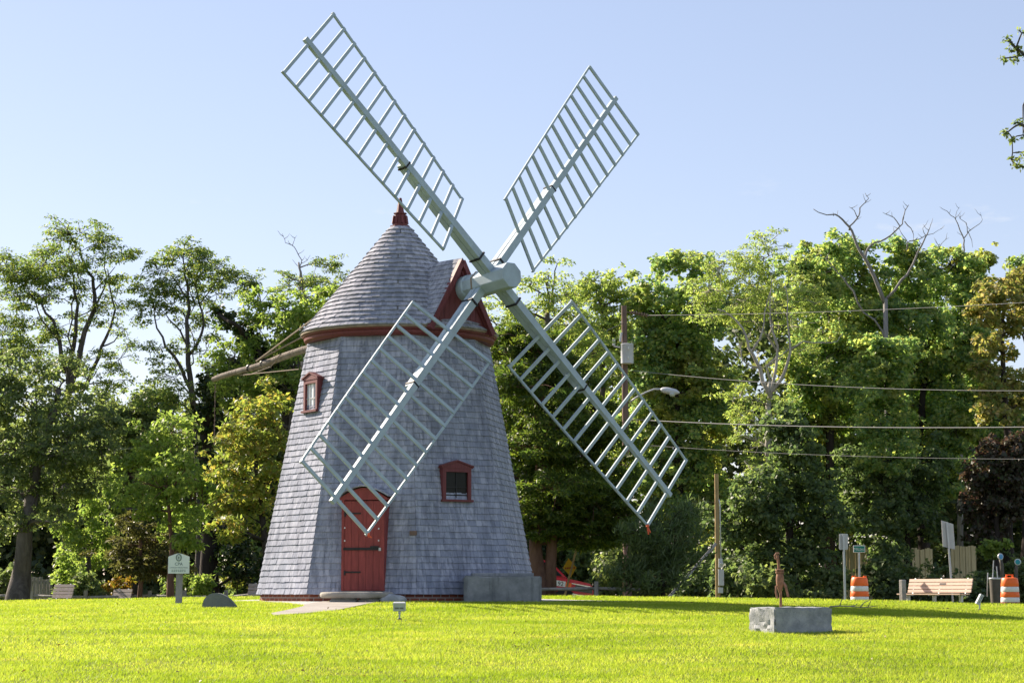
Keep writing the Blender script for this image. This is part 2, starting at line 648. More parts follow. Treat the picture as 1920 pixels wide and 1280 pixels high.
# ------------------------------------------------------------------ windmill
MX, MY = -2.36, 44.4
ZG = 1.445
ZSH = 1.585                                  # underside of the shingles
Z_EAVE = 6.95


def rad(z):
    return 2.908 - 0.191 * (z - 1.53)


A0 = R(-37.7 + 3.04)                          # the eight corners of the tower


def corner(k, z, dr=0.0):
    a = A0 + k * math.pi / 4
    r = rad(z) + dr
    return Vector((MX + r * math.sin(a), MY - r * math.cos(a), z))


def facet(k):
    """centre direction (outward, horizontal) and right vector of facet k (between corner k and k+1)"""
    a = A0 + (k + 0.5) * math.pi / 4
    return Vector((math.sin(a), -math.cos(a), 0)), Vector((math.cos(a), math.sin(a), 0))


def shingle(mb, bl, br, tr, tl, n, t=0.014):
    """one tapered shingle: butt stands proud by t, head dies into the wall"""
    b0, b1 = bl + n * t, br + n * t
    t0, t1 = tl + n * 0.003, tr + n * 0.003
    mb.add([b0, b1, t1, t0, bl, br], [(0, 1, 2, 3), (4, 5, 1, 0), (4, 0, 3), (1, 5, 2)])


mill = thing('windmill', 'tall grey shingled windmill with four open lattice sails and red door', 'windmill', (MX, MY, ZG))
mb = MB()
for k in range(8):
    n, r_ = facet(k)
    nn = (n + Vector((0, 0, 0.19))).normalized()
    z = ZSH
    row = 0
    while z < Z_EAVE - 0.1:
        h = 0.122 + random.uniform(-0.004, 0.004)
        z2 = z + h * 1.12
        L0, R0, L1, R1 = corner(k, z), corner(k + 1, z), corner(k, z2), corner(k + 1, z2)
        wid = (R0 - L0).length
        u = 0.0
        cuts = [0.0]
        u = random.uniform(0.04, 0.14)
        while u < wid - 0.05:
            cuts.append(u / wid)
            u += random.choice([0.085, 0.11, 0.13, 0.16, 0.19]) + random.uniform(-0.02, 0.02)
        cuts.append(1.0)
        for a, b in zip(cuts[:-1], cuts[1:]):
            g = 0.0016 / wid
            dz = Vector((0, 0, random.uniform(-0.004, 0.004) - (0.006 if random.random() < 0.05 else 0)))
            aa, bb = a + (g if a > 0 else 0), b - (g if b < 1 else 0)
            tk = 0.021 + random.uniform(-0.003, 0.006)
            shingle(mb, L0.lerp(R0, aa) + dz, L0.lerp(R0, bb) + dz, L1.lerp(R1, bb), L1.lerp(R1, aa), nn, tk)
        z += h
        row += 1
wall = mb.build('shingle_wall', M_SHING, mill)
mb = MB()                                     # sheathing behind the shingles
for k in range(8):
    mb.add([corner(k, ZSH, -0.01), corner(k + 1, ZSH, -0.01), corner(k + 1, Z_EAVE, -0.01), corner(k, Z_EAVE, -0.01)], [(0, 1, 2, 3)])
mb.build('sheathing', M_WOODG, mill)
# brick foundation
mb = MB()
uvs = []
for k in range(8):
    dr = -0.075
    mb.add([corner(k, ZG - 0.3, dr), corner(k + 1, ZG - 0.3, dr), corner(k + 1, ZSH + 0.02, dr), corner(k, ZSH + 0.02, dr)], [(0, 1, 2, 3)])
fo = mb.build('brick_foundation', brick_mat(), mill)
uv = fo.data.uv_layers.new(name='UVMap')
side = (corner(1, 1.5) - corner(0, 1.5)).length
for i in range(8):
    for j, (a, b) in enumerate(((0, 0), (side, 0), (side, 0.4), (0, 0.4))):
        uv.data[i * 4 + j].uv = (a + i * side, b)
# foundation vent, grille strip and wall box
n, r_ = facet(1)
vp = (corner(1, 1.55) + corner(2, 1.55)) / 2 + r_ * 0.66 - n * 0.06
mb = MB()
for i in range(9):
    mb.box(vp + r_ * (i * 0.028 - 0.11), (0.012, 0.02, 0.10), Matrix.Rotation(math.atan2(r_.y, r_.x), 4, 'Z'))
mb.build('vent_grille', M_LAMPG, mill)
mb = MB()
bx = at(755, 998, 41.5)
n0, r0 = facet(0)
rotF0 = Matrix.Rotation(math.atan2(r0.y, r0.x), 4, 'Z')
zc = bx.z
cw = (corner(0, zc) + corner(1, zc)) / 2 + r0 * 0.98 + n0 * 0.02
mb.box(cw, (0.14, 0.06, 0.09), rotF0, bev=0.01)
mb.build('outlet_box', M_POLE, mill)
# ------------------------------------------------ roof
R_E = 2.06
R_T, Z_T = 0.20, 9.27
roof_mb = MB()
slope = Vector((R_E - R_T, Z_T - Z_EAVE))
nrow = 23


def cone_p(a, t, out=0.0):
    r = R_E + (R_T - R_E) * t
    z = Z_EAVE + (Z_T - Z_EAVE) * t
    nz = (R_E - R_T) / slope.length
    nr = (Z_T - Z_EAVE) / slope.length
    r += out * nr
    z += out * nz
    return Vector((MX + r * math.sin(a), MY - r * math.cos(a), z))


for i in range(nrow):
    t0, t1 = i / nrow, (i + 1.12) / nrow
    r = R_E + (R_T - R_E) * t0
    tot = 2 * math.pi * r
    u = random.uniform(0, 0.1)
    end = u + tot
    while u < end - 0.03:
        w = random.choice([0.09, 0.11, 0.13, 0.16]) + random.uniform(-0.015, 0.015)
        w = min(w, max(0.05, tot / 10))
        w = min(w, end - u)
        a0, a1 = u / r, (u + w - 0.002) / r
        tk = 0.031 + random.uniform(-0.004, 0.009)
        dt = random.uniform(-0.004, 0.003) - (0.004 if random.random() < 0.06 else 0)
        t0j = t0 + (dt if i else 0)
        b0, b1 = cone_p(a0, t0j), cone_p(a1, t0j)
        tb0, tb1 = cone_p(a0, t0j, tk), cone_p(a1, t0j, tk)
        u0, u1 = cone_p(a0, min(t1, 1), 0.002), cone_p(a1, min(t1, 1), 0.002)
        roof_mb.add([tb0, tb1, u1, u0, b0, b1], [(0, 1, 2, 3), (4, 5, 1, 0), (4, 0, 3), (1, 5, 2)])
        u += w
roof = roof_mb.build('conical_roof', M_ROOF, mill)
mb = MB()
mb.lathe([(R_E - 0.015, Z_EAVE - 0.004), (R_T - 0.02, Z_T)], (MX, MY, 0), 64)
mb.build('roof_deck', M_WOODG, roof, smooth=False)
mb = MB()
mb.lathe([(1.80, Z_EAVE - 0.01), (2.045, Z_EAVE - 0.045), (2.062, Z_EAVE - 0.03), (2.062, Z_EAVE - 0.008)][::-1], (MX, MY, 0), 72)
mb.build('eave_edge', M_RIM, roof, smooth=True, ang=30)
mb = MB()
prof = [(2.03, Z_EAVE - 0.045), (2.02, Z_EAVE - 0.075), (1.985, Z_EAVE - 0.095), (1.995, Z_EAVE - 0.10), (1.985, Z_EAVE - 0.15), (1.93, Z_EAVE - 0.195), (1.80, Z_EAVE - 0.20)]
mb.lathe(prof, (MX, MY, 0), 72)
mb.build('red_cornice', M_RED, roof, smooth=True, ang=30)
# finial
mb = MB()
fz = Z_T
mb.lathe([(0.215, fz - 0.015), (0.215, fz + 0.02), (0.165, fz + 0.03), (0.165, fz + 0.06), (0.15, fz + 0.07), (0.125, fz + 0.245), (0.115, fz + 0.27),
          (0.145, fz + 0.275), (0.145, fz + 0.295), (0.09, fz + 0.30), (0.035, fz + 0.60), (0.03, fz + 0.62)], (MX, MY, 0), 8, ph=0.3)
for k in range(8):
    a = 0.3 + k * math.pi / 4
    d = Vector((math.cos(a), math.sin(a), 0))
    mb.beam(Vector((MX, MY, fz + 0.065)) + d * 0.165, Vector((MX, MY, fz + 0.235)) + d * 0.14, 0.045, 0.03, d)
mb.build('finial', M_RED, roof)
# ------------------------------------------------ dormer on the shaft side
PSI, TAU = R(42.73), R(5.53)
dH = Vector((math.sin(PSI), -math.cos(PSI), 0))
dE = Vector((math.cos(PSI), math.sin(PSI), 0))
Z_AP, Z_FT, HW, LG = 8.35, 6.97, 0.84, 1.93


def dp(l, s, z):
    return Vector((MX, MY, 0)) + dH * l + dE * s + Vector((0, 0, z))


dorm = MB()
nc = 13
for sgn in (-1, 1):
    top0, top1 = dp(0.55, 0, Z_AP + 0.03), dp(LG + 0.07, 0, Z_AP + 0.03)
    bot0, bot1 = dp(0.55, sgn * (HW + 0.02), Z_FT), dp(LG + 0.07, sgn * (HW + 0.02), Z_FT)
    nrm = (top1 - top0).cross(bot0 - top0).normalized()
    if nrm.z < 0:
        nrm.negate()
    for i in range(nc):
        v0, v1 = i / nc, min(1, (i + 1.1) / nc)
        A, B = bot0.lerp(top0, v0), bot1.lerp(top1, v0)
        A2, B2 = bot0.lerp(top0, v1), bot1.lerp(top1, v1)
        wid = (B - A).length
        cuts = [0.0]
        u = random.uniform(0.04, 0.12)
        while u < wid - 0.05:
            cuts.append(u / wid)
            u += random.uniform(0.08, 0.16)
        cuts.append(1.0)
        for a, b in zip(cuts[:-1], cuts[1:]):
            shingle(dorm, A.lerp(B, a + 0.002), A.lerp(B, b - 0.002), A2.lerp(B2, b - 0.002), A2.lerp(B2, a + 0.002), nrm, 0.017)
    dorm.add([bot0 - nrm * 0.01, bot1 - nrm * 0.01, top1 - nrm * 0.01, top0 - nrm * 0.01], [(0, 1, 2, 3)])
dorm_o = dorm.build('dormer', M_ROOF, mill)
mb = MB()
nb = 12
for i in range(nb):                            # vertical boards of the gable
    s0, s1 = -HW + 2 * HW * i / nb, -HW + 2 * HW * (i + 1) / nb
    g = 0.004

    def top(s):
        return Z_FT + (Z_AP - Z_FT) * (1 - abs(s) / HW) - 0.005
    s0g, s1g = s0 + g, s1 - g
    vs = []
    for l in (LG - 0.03, LG):
        vs += [dp(l, s0g, Z_FT - 0.1), dp(l, s1g, Z_FT - 0.1), dp(l, s1g, top(s1g)), dp(l, s0g, top(s0g))]
    mb.add(vs, [(3, 2, 1, 0), (4, 5, 6, 7), (0, 1, 5, 4), (1, 2, 6, 5), (2, 3, 7, 6), (3, 0, 4, 7)])
mb.add([dp(LG - 0.02, -HW, Z_FT - 0.1), dp(LG - 0.02, HW, Z_FT - 0.1), dp(LG - 0.02, 0, Z_AP - 0.01)], [(0, 1, 2)])
mb.build('gable_boards', M_RED, dorm_o)
for sgn in (-1, 1):
    mb = MB()
    up = (dp(0, sgn * 1.0, Z_AP - Z_FT) - dp(0, 0, 0))
    nrm = Vector((0, 0, 1)) * HW + dE * sgn * (Z_AP - Z_FT)
    mb.beam(dp(LG + 0.045, sgn * (HW + 0.005), Z_FT - 0.10), dp(LG + 0.045, sgn * 0.0 + sgn * 0.002, Z_AP - 0.035), 0.10, 0.11, nrm)
    mb.beam(dp(LG + 0.016, sgn * (HW - 0.14), Z_FT + 0.02), dp(LG + 0.016, sgn * 0.02, Z_AP - 0.24), 0.035, 0.05, nrm)
    mb.build('rake_board', M_RED, dorm_o)
# ------------------------------------------------ doors and windows: upright boxes against the battered wall


def wall_point(k, s, z):
    n, r_ = facet(k)
    c = (corner(k, z) + corner(k + 1, z)) / 2
    return c + r_ * s


def upright(k, s, z0):
    """frame with x right along the wall, y outward, z up, origin on the wall surface at height z0"""
    n, r_ = facet(k)
    M = Matrix((( r_.x, n.x, 0, 0), (r_.y, n.y, 0, 0), (0, 0, 1, 0), (0, 0, 0, 1)))
    return Matrix.Translation(wall_point(k, s, z0)) @ M


def make_window(k, s, z0, w, h, ped, glass, label):
    F = upright(k, s, z0)
    yf = 0.045                                 # face stands this far off the wall at the sill
    fr = MB()
    t = 0.075
    dback = 0.19 * h + 0.1

    def bx(x0, x1, y0, y1, za, zb):
        vs = [F @ Vector((x, y, z)) for z in (za, zb) for x, y in ((x0, y0), (x1, y0), (x1, y1), (x0, y1))]
        fr.add(vs, [(3, 2, 1, 0), (4, 5, 6, 7), (0, 1, 5, 4), (1, 2, 6, 5), (2, 3, 7, 6), (3, 0, 4, 7)])
    bx(-w / 2, -w / 2 + t, -dback, yf, 0.0, h)
    bx(w / 2 - t, w / 2, -dback, yf, 0.0, h)
    bx(-w / 2 + t, w / 2 - t, -dback, yf, h - t, h)
    frame = None
    # pediment
    pd = [(-w / 2 - 0.035, h), (w / 2 + 0.035, h), (w / 2 + 0.035, h + 0.02), (0, h + ped), (-w / 2 - 0.035, h + 0.02)]
    PM = F @ Matrix(((1, 0, 0, 0), (0, 0, 1, 0), (0, 1, 0, 0), (0, 0, 0, 1)))
    fr.prism(pd, -dback, yf + 0.01, PM)
    o = fr.build('window', M_RED, mill)
    o['label'] = label
    tr = MB()
    for sg in (-1, 1):
        p = F @ Vector((sg * (w / 2 + 0.05), yf - 0.03, h + 0.035))
        q = F @ Vector((0, yf - 0.03, h + ped + 0.02))
        tr.beam(p, q, 0.12, 0.03, (q - p).cross(F.to_3x3() @ Vector((0, 1, 0))))
    tr.build('window_hood', M_RED, o)
    sl = MB()
    for x0, x1, y1, za, zb in ((-w / 2 - 0.03, w / 2 + 0.03, yf + 0.045, -0.045, 0.0),):
        vs = [F @ Vector((x, y, z)) for z in (za, zb) for x, y in ((x0, -0.03), (x1, -0.03), (x1, y1), (x0, y1))]
        sl.add(vs, [(3, 2, 1, 0), (4, 5, 6, 7), (0, 1, 5, 4), (1, 2, 6, 5), (2, 3, 7, 6), (3, 0, 4, 7)])
    sl.build('window_sill', M_RED, o)
    gl = MB()
    gx = w / 2 - t
    yg = yf - 0.05
    gl.add([F @ Vector(v) for v in ((-gx, yg, 0.0), (gx, yg, 0.0), (gx, yg, h - t), (-gx, yg, h - t))], [(0, 1, 2, 3)])
    gl.build('window_pane', glass, o)
    mu = MB()
    for x in ((-gx / 3, gx / 3) if glass is M_GLASSP else (0.0,)):
        mu.beam(F @ Vector((x, yg + 0.008, 0)), F @ Vector((x, yg + 0.008, h - t)), 0.018, 0.012, F.to_3x3() @ Vector((0, 1, 0)))
    for zz in (0.45,):
        mu.beam(F @ Vector((-gx, yg + 0.009, (h - t) * zz)), F @ Vector((gx, yg + 0.009, (h - t) * zz)), 0.018, 0.012, F.to_3x3() @ Vector((0, 1, 0)))
    mu.build('muntin', M_BLACK if glass is M_GLASS else M_LAMPG, o)
    return o


zof = lambda py, Y: EYE + (1115 - py) / FPX * Y
# ground-floor window on the facet right of the middle corner
make_window(1, -0.03, zof(936, 42.0), 0.66, 0.62, 0.13, M_GLASS, 'small red framed window with dark glass beside the lower right sail')
# upper window on the sunlit left facet
make_window(-1, -0.035, zof(769, 43.2), 0.60, 0.62, 0.13, M_GLASSP, 'red framed upper window with bright glass on the sunlit side')

# door
DW, DH = 0.86, 1.74
Fd = upright(0, 0.035, zof(1107, 41.7))
dYf = 0.05
dr = MB()


def dbx(m, x0, x1, y0, y1, za, zb, mi=0):
    vs = [Fd @ Vector((x, y, z)) for z in (za, zb) for x, y in ((x0, y0), (x1, y0), (x1, y1), (x0, y1))]
    m.add(vs, [(3, 2, 1, 0), (4, 5, 6, 7), (0, 1, 5, 4), (1, 2, 6, 5), (2, 3, 7, 6), (3, 0, 4, 7)], mi)


nbd = 5
pw = (DW - 0.12) / nbd
for i in range(nbd):
    x0 = -DW / 2 + 0.04 + i * pw
    dbx(dr, x0 + 0.0025, x0 + pw - 0.0025, -0.02, dYf, 0.02, DH)
dbx(dr, -DW / 2 + 0.03, DW / 2 - 0.05, -0.4, dYf - 0.012, 0.0, DH)
door = dr.build('door', M_REDW, mill)
fr = MB()
dbx(fr, -DW / 2 - 0.01, -DW / 2 + 0.04, -0.45, dYf + 0.012, 0.0, DH + 0.04)
dbx(fr, DW / 2 - 0.08, DW / 2 - 0.0, -0.45, dYf + 0.025, 0.0, DH + 0.04)
PMd = Fd @ Matrix(((1, 0, 0, 0), (0, 0, 1, 0), (0, 1, 0, 0), (0, 0, 0, 1)))
arch = [(-DW / 2 - 0.05, DH + 0.02), (DW / 2 + 0.05, DH + 0.02)]
for i in range(13):
    x = (1 - i / 6) * (DW / 2 + 0.05)
    arch.append((x, DH + 0.06 + 0.20 * (1 - abs(x / (DW / 2 + 0.05)) ** 1.6)))
fr.prism(arch, -0.5, dYf + 0.02, PMd)
fr.build('door_frame', M_REDW, door)
hd = MB()
for i in range(12):
    xa, xb = (1 - i / 6) * (DW / 2 + 0.09), (1 - (i + 1) / 6) * (DW / 2 + 0.09)
    f = lambda x: DH + 0.085 + 0.20 * (1 - abs(x / (DW / 2 + 0.09)) ** 1.6)
    vs = []
    for y in (-0.5, dYf + 0.10):
        vs += [Fd @ Vector((xa, y, f(xa))), Fd @ Vector((xb, y, f(xb))), Fd @ Vector((xb, y, f(xb) + 0.022)), Fd @ Vector((xa, y, f(xa) + 0.022))]
    hd.add(vs, [(3, 2, 1, 0), (4, 5, 6, 7), (0, 1, 5, 4), (1, 2, 6, 5), (2, 3, 7, 6), (3, 0, 4, 7)])
hd.build('door_hood', M_ROOF, door)
for zz, ln in ((0.36, 0.33), (1.50, 0.33)):
    h = MB()
    dbx(h, -DW / 2 + 0.05, -DW / 2 + 0.05 + ln, dYf, dYf + 0.012, zz - 0.015, zz + 0.015)
    dbx(h, -DW / 2 + 0.045, -DW / 2 + 0.075, dYf, dYf + 0.016, zz - 0.06, zz + 0.03)
    h.build('strap_hinge', M_IRON, door)
h = MB()
dbx(h, -DW / 2 + 0.03, DW / 2 - 0.09, dYf, dYf + 0.02, 0.785, 0.835)
dbx(h, DW / 2 - 0.28, DW / 2 - 0.12, dYf, dYf + 0.035, 0.825, 0.865)
h.build('iron_bar', M_IRON, door)
h = MB()
dbx(h, DW / 2 - 0.105, DW / 2 - 0.06, dYf + 0.02, dYf + 0.05, 0.77, 0.83)
h.build('padlock', M_GALV, door)
for x, z in ((-DW / 2 + 0.05, 1.22), (-DW / 2 + 0.05, 0.97), (DW / 2 - 0.12, 1.2), (DW / 2 - 0.12, 0.97)):
    h = MB()
    h.lathe([(0.018, 0), (0.012, 0.012)], Fd @ Vector((x, dYf, z)), 8, M=Fd.to_3x3() @ Matrix.Rotation(R(-90), 3, 'X'))
    h.build('bolt_head', M_REFL, door)
# ------------------------------------------------ shaft, hub and sails
FIT = dict(hx=919.69, hy=527.46, w=0.17, L=6.224, ro=6.107, ri=1.51, a=0.985, b=0.969, p1=-0.021, p2=-0.372, h=0.026, phi=2.397)
hub = at(FIT['hx'], FIT['hy'], 42.5)
nS = Vector((math.cos(TAU) * math.sin(PSI), -math.cos(TAU) * math.cos(PSI), math.sin(TAU)))
e1 = Vector((math.cos(PSI), math.sin(PSI), 0))
e2 = nS.cross(e1)
if e2.z < 0:
    e2.negate()
Fs = Matrix(((e1.x, e2.x, nS.x, hub.x), (e1.y, e2.y, nS.y, hub.y), (e1.z, e2.z, nS.z, hub.z), (0, 0, 0, 1)))
sh = MB()
oc = lambda r, ph=R(22.5): [(r * math.cos(ph + i * math.pi / 4), r * math.sin(ph + i * math.pi / 4)) for i in range(8)]
sh.lathe([(0.25, -2.2), (0.25, -0.90), (0.262, -0.88), (0.262, -0.62), (0.235, -0.60)], (0, 0, 0), 24, M=Matrix.Identity(3))
sh.v = [tuple(Fs @ Vector(v)) for v in sh.v]
sh.prism(oc(0.25), -0.60, -0.335, Fs)
shaft = sh.build('wind_shaft', M_SAIL, mill)
hb = MB()
bm = bmesh.new()
bmesh.ops.create_cone(bm, cap_ends=True, segments=8, radius1=0.27, radius2=0.27, depth=0.98)
bmesh.ops.bevel(bm, geom=bm.edges[:], offset=0.012, segments=1, affect='EDGES')
hb.bm(bm, Fs @ Matrix.Translation((0, 0, 0.155)) @ Matrix.Rotation(R(22.5), 4, 'Z'))
hb.build('hub_block', M_SAIL, shaft)
band = MB()
for zz in (-0.32,):
    band.prism(oc(0.28), zz, zz + 0.035, Fs)
band.build('shaft_band', M_RIM, shaft)
TIPS = {}
for k in range(4):
    t = FIT['phi'] - k * math.pi / 2
    er = e1 * math.cos(t) + e2 * math.sin(t)
    et = e1 * math.sin(t) - e2 * math.cos(t)
    c0 = hub + nS * (FIT['w'] if k % 2 == 0 else -FIT['w'])
    h0 = FIT['h']
    wp = MB()
    wp.beam(c0 + er * 0.12 + nS * (h0 + 0.02), c0 + er * FIT['L'] + nS * (h0 + 0.01), 0.165, 0.13, nS, 0.10, 0.085)
    sail = wp.build('sail', M_SAIL, mill)
    st = MB()
    st.beam(c0 + er * 0.12 + nS * (h0 - 0.128), c0 + er * 3.10 + nS * (h0 - 0.103), 0.19, 0.15, nS, 0.135, 0.12)
    st.build('stock', M_SAIL, sail)
    for rr, sc in ((0.62, 1.0), (3.03, 0.8)):
        ib = MB()
        ib.beam(c0 + er * (rr - 0.02) + nS * (h0 - 0.055), c0 + er * (rr + 0.02) + nS * (h0 - 0.055), 0.21 * sc, 0.315 * sc, nS)
        ib.build('iron_band', M_IRON, sail)

    def bar_pt(r, s, dn=0.0):
        f = (r - FIT['ri']) / (FIT['ro'] - FIT['ri'])
        p = FIT['p2'] + (FIT['p1'] - FIT['p2']) * f
        d = et * math.cos(p) + nS * math.sin(p)
        nn = nS * math.cos(p) - et * math.sin(p)
        return c0 + er * r + nS * (h0 + 0.02) + d * s + nn * dn, nn
    for i in range(14):
        r = FIT['ri'] + (FIT['ro'] - FIT['ri']) * i / 13
        bar = MB()
        p, nn = bar_pt(r, FIT['a'])
        q, _ = bar_pt(r, -FIT['b'])
        bar.beam(p, q, 0.064, 0.04, nn)
        bar.build('sail_bar', M_SAIL, sail)
    for s in (FIT['a'], -FIT['b']):
        rl = MB()
        ps = [bar_pt(FIT['ri'] - 0.04 + (FIT['ro'] - FIT['ri'] + 0.08) * i / 13, s * 0.985, -0.02)[0] for i in range(14)]
        for i in range(13):
            rl.beam(ps[i], ps[i + 1] + (ps[i + 1] - ps[i]) * 0.004, 0.042, 0.04, nS)
        rl.build('edge_rail', M_SAIL, sail)
    TIPS[k] = (bar_pt(FIT['ro'], FIT['a'])[0], bar_pt(FIT['ro'], -FIT['b'])[0])


def ribbon(p, spread, label):
    mb = MB()
    p = Vector(p)
    mb.box(p + Vector((0, 0, -0.005)), (0.055, 0.05, 0.05), Matrix.Rotation(0.6, 4, 'Z'), bev=0.008)
    for dx, ln, ph in ((spread[0], spread[1], 0.0), (spread[2], spread[3], 0.8)):
        pts = [p + Vector((dx * t, 0.01 * math.sin(6 * t + ph), -ln * t - 0.02)) for t in np.linspace(0, 1, 6)]
        for a, b in zip(pts[:-1], pts[1:]):
            mb.beam(a, b, 0.028, 0.004, Vector((math.sin(ph), -1, 0.1)))
    return tag(mb.build('ribbon_tag', M_RIBBON), label, 'ribbon', 'orange ribbons tied to the sail tips')


ribbon(TIPS[2][0], (0.02, 0.17, 0.06, 0.13), 'orange ribbon hanging from the tip of the lower right sail')
ribbon(TIPS[3][1], (0.07, 0.05, 0.02, 0.04), 'orange ribbon on the sail corner in front of the red door')
# ------------------------------------------------ tail pole
tp = MB()
P0, P1 = at(585, 652, 46.55), at(400, 712, 49.3)
ax = (P1 - P0)
mid = [P0 - ax * 0.12, P0, P0 + ax * 0.35, P0 + ax * 0.7, P1]
mid = [P0 + ax * f + Vector((0, 0, 0.02 * math.sin(9 * f))) for f in np.linspace(-0.12, 1, 12)]
tp.tube(mid, [0.084, 0.08, 0.086, 0.078, 0.083, 0.077, 0.08, 0.073, 0.077, 0.07, 0.071, 0.062], 10)
tailp = tp.build('tail_pole', M_LOG, mill, smooth=True, ang=40)
for f in (0.48, 0.62):
    bd = MB()
    c = P0 + ax * f
    bd.tube([c - ax * 0.006, c + ax * 0.006], 0.09, 10)
    bd.build('pole_band', M_IRON, tailp)
for q, r0 in ((cone_p(R(-100), 0.22, 0.05), 0.022), (cone_p(R(-112), 0.10, 0.04), 0.018)):
    br = MB()
    br.tube([P0 + ax * 0.55 + Vector((0, 0, 0.11)), q], r0, 6)
    br.build('brace_rod', M_ROPE, tailp)
ch = MB()
cpts = [P0 + ax * 0.72 + Vector((0, 0, -0.09)), P0 + ax * 0.6 + Vector((0, -0.1, -0.17)), P0 + ax * 0.4 + Vector((0, -0.1, -0.14)), P0 + ax * 0.3 + Vector((0, -0.1, 0.08))]
ch.tube(cpts, 0.014, 6)
ch.tube([P0 + ax * 0.72 + Vector((0, 0, -0.09)), at(560, 692, 45.6)], 0.010, 5)
ch.build('rope', M_ROPE, tailp)
hg = MB()
cb = P1 - ax * 0.02
for i in range(26):
    c = cb + Vector((0.004 * math.sin(i), 0, -0.10 - 0.055 * i))
    hg.beam(c, c + Vector((0, 0, -0.05)), 0.030 if i % 2 else 0.012, 0.012 if i % 2 else 0.03, Vector((0, 1, 0)))
hg.build('hanging_chain', M_POLE, tailp)
#@@SECTION2@@
# ------------------------------------------------------------------ trees
def leaf_quads(P, size, nrm, rng, aspect=0.62, fold=0.22, axis=None):
    """P (N,3) leaf bases, nrm (N,3) leaf normals -> (N,4,3) rhombic leaves folded along the midrib"""
    N = len(P)
    nrm = nrm / (np.linalg.norm(nrm, axis=1, keepdims=True) + 1e-9)
    d = rng.normal(size=(N, 3)) if axis is None else axis + rng.normal(size=(N, 3)) * 0.35
    d -= nrm * (d * nrm).sum(1, keepdims=True)
    d /= np.linalg.norm(d, axis=1, keepdims=True) + 1e-9
    s = np.cross(nrm, d)
    L = (size * rng.uniform(0.65, 1.3, N))[:, None]
    w = L * aspect * 0.5
    f = nrm * (L * fold)
    mid = P + d * L * 0.45
    return np.stack([P, mid + s * w + f * 0.5, P + d * L - f * 0.4, mid - s * w + f * 0.5], 1)


def ell(rng, n, shell=0.45):
    v = rng.normal(size=(n, 3))
    v /= np.linalg.norm(v, axis=1, keepdims=True)
    r = shell + (1 - shell) * rng.random((n, 1)) ** 0.7
    return v * r


def wiggle(p, q, n, amp, rng, sag=0.0):
    p, q = np.array(p), np.array(q)
    t = np.linspace(0, 1, n)[:, None]
    L = np.linalg.norm(q - p)
    pts = p + (q - p) * t
    off = rng.normal(size=(n, 3)) * amp * L
    off[0] = off[-1] = 0
    pts = pts + off
    pts[:, 2] += np.sin(t[:, 0] * math.pi) * sag * L
    return pts


LEAF = dict(
    maple=dict(size=0.155, aspect=0.85, clump=0.48, per=135, flat=0.62, up=0.8, k=27),
    fine=dict(size=0.15, aspect=0.55, clump=0.46, per=110, flat=0.5, up=0.7, k=25),
    locust=dict(size=0.105, aspect=0.5, clump=0.46, per=150, flat=0.42, up=1.0, k=24),
    cedar=dict(size=0.17, aspect=0.28, clump=0.46, per=210, flat=0.26, up=0.6, k=44),
    dark=dict(size=0.18, aspect=0.7, clump=0.55, per=95, flat=0.65, up=0.5, k=24),
    spray=dict(size=0.24, aspect=0.15, clump=0.5, per=130, flat=0.8, up=0.2, k=24),
    bough=dict(size=0.075, aspect=0.6, clump=0.16, per=26, flat=0.6, up=0.8, k=60),
)


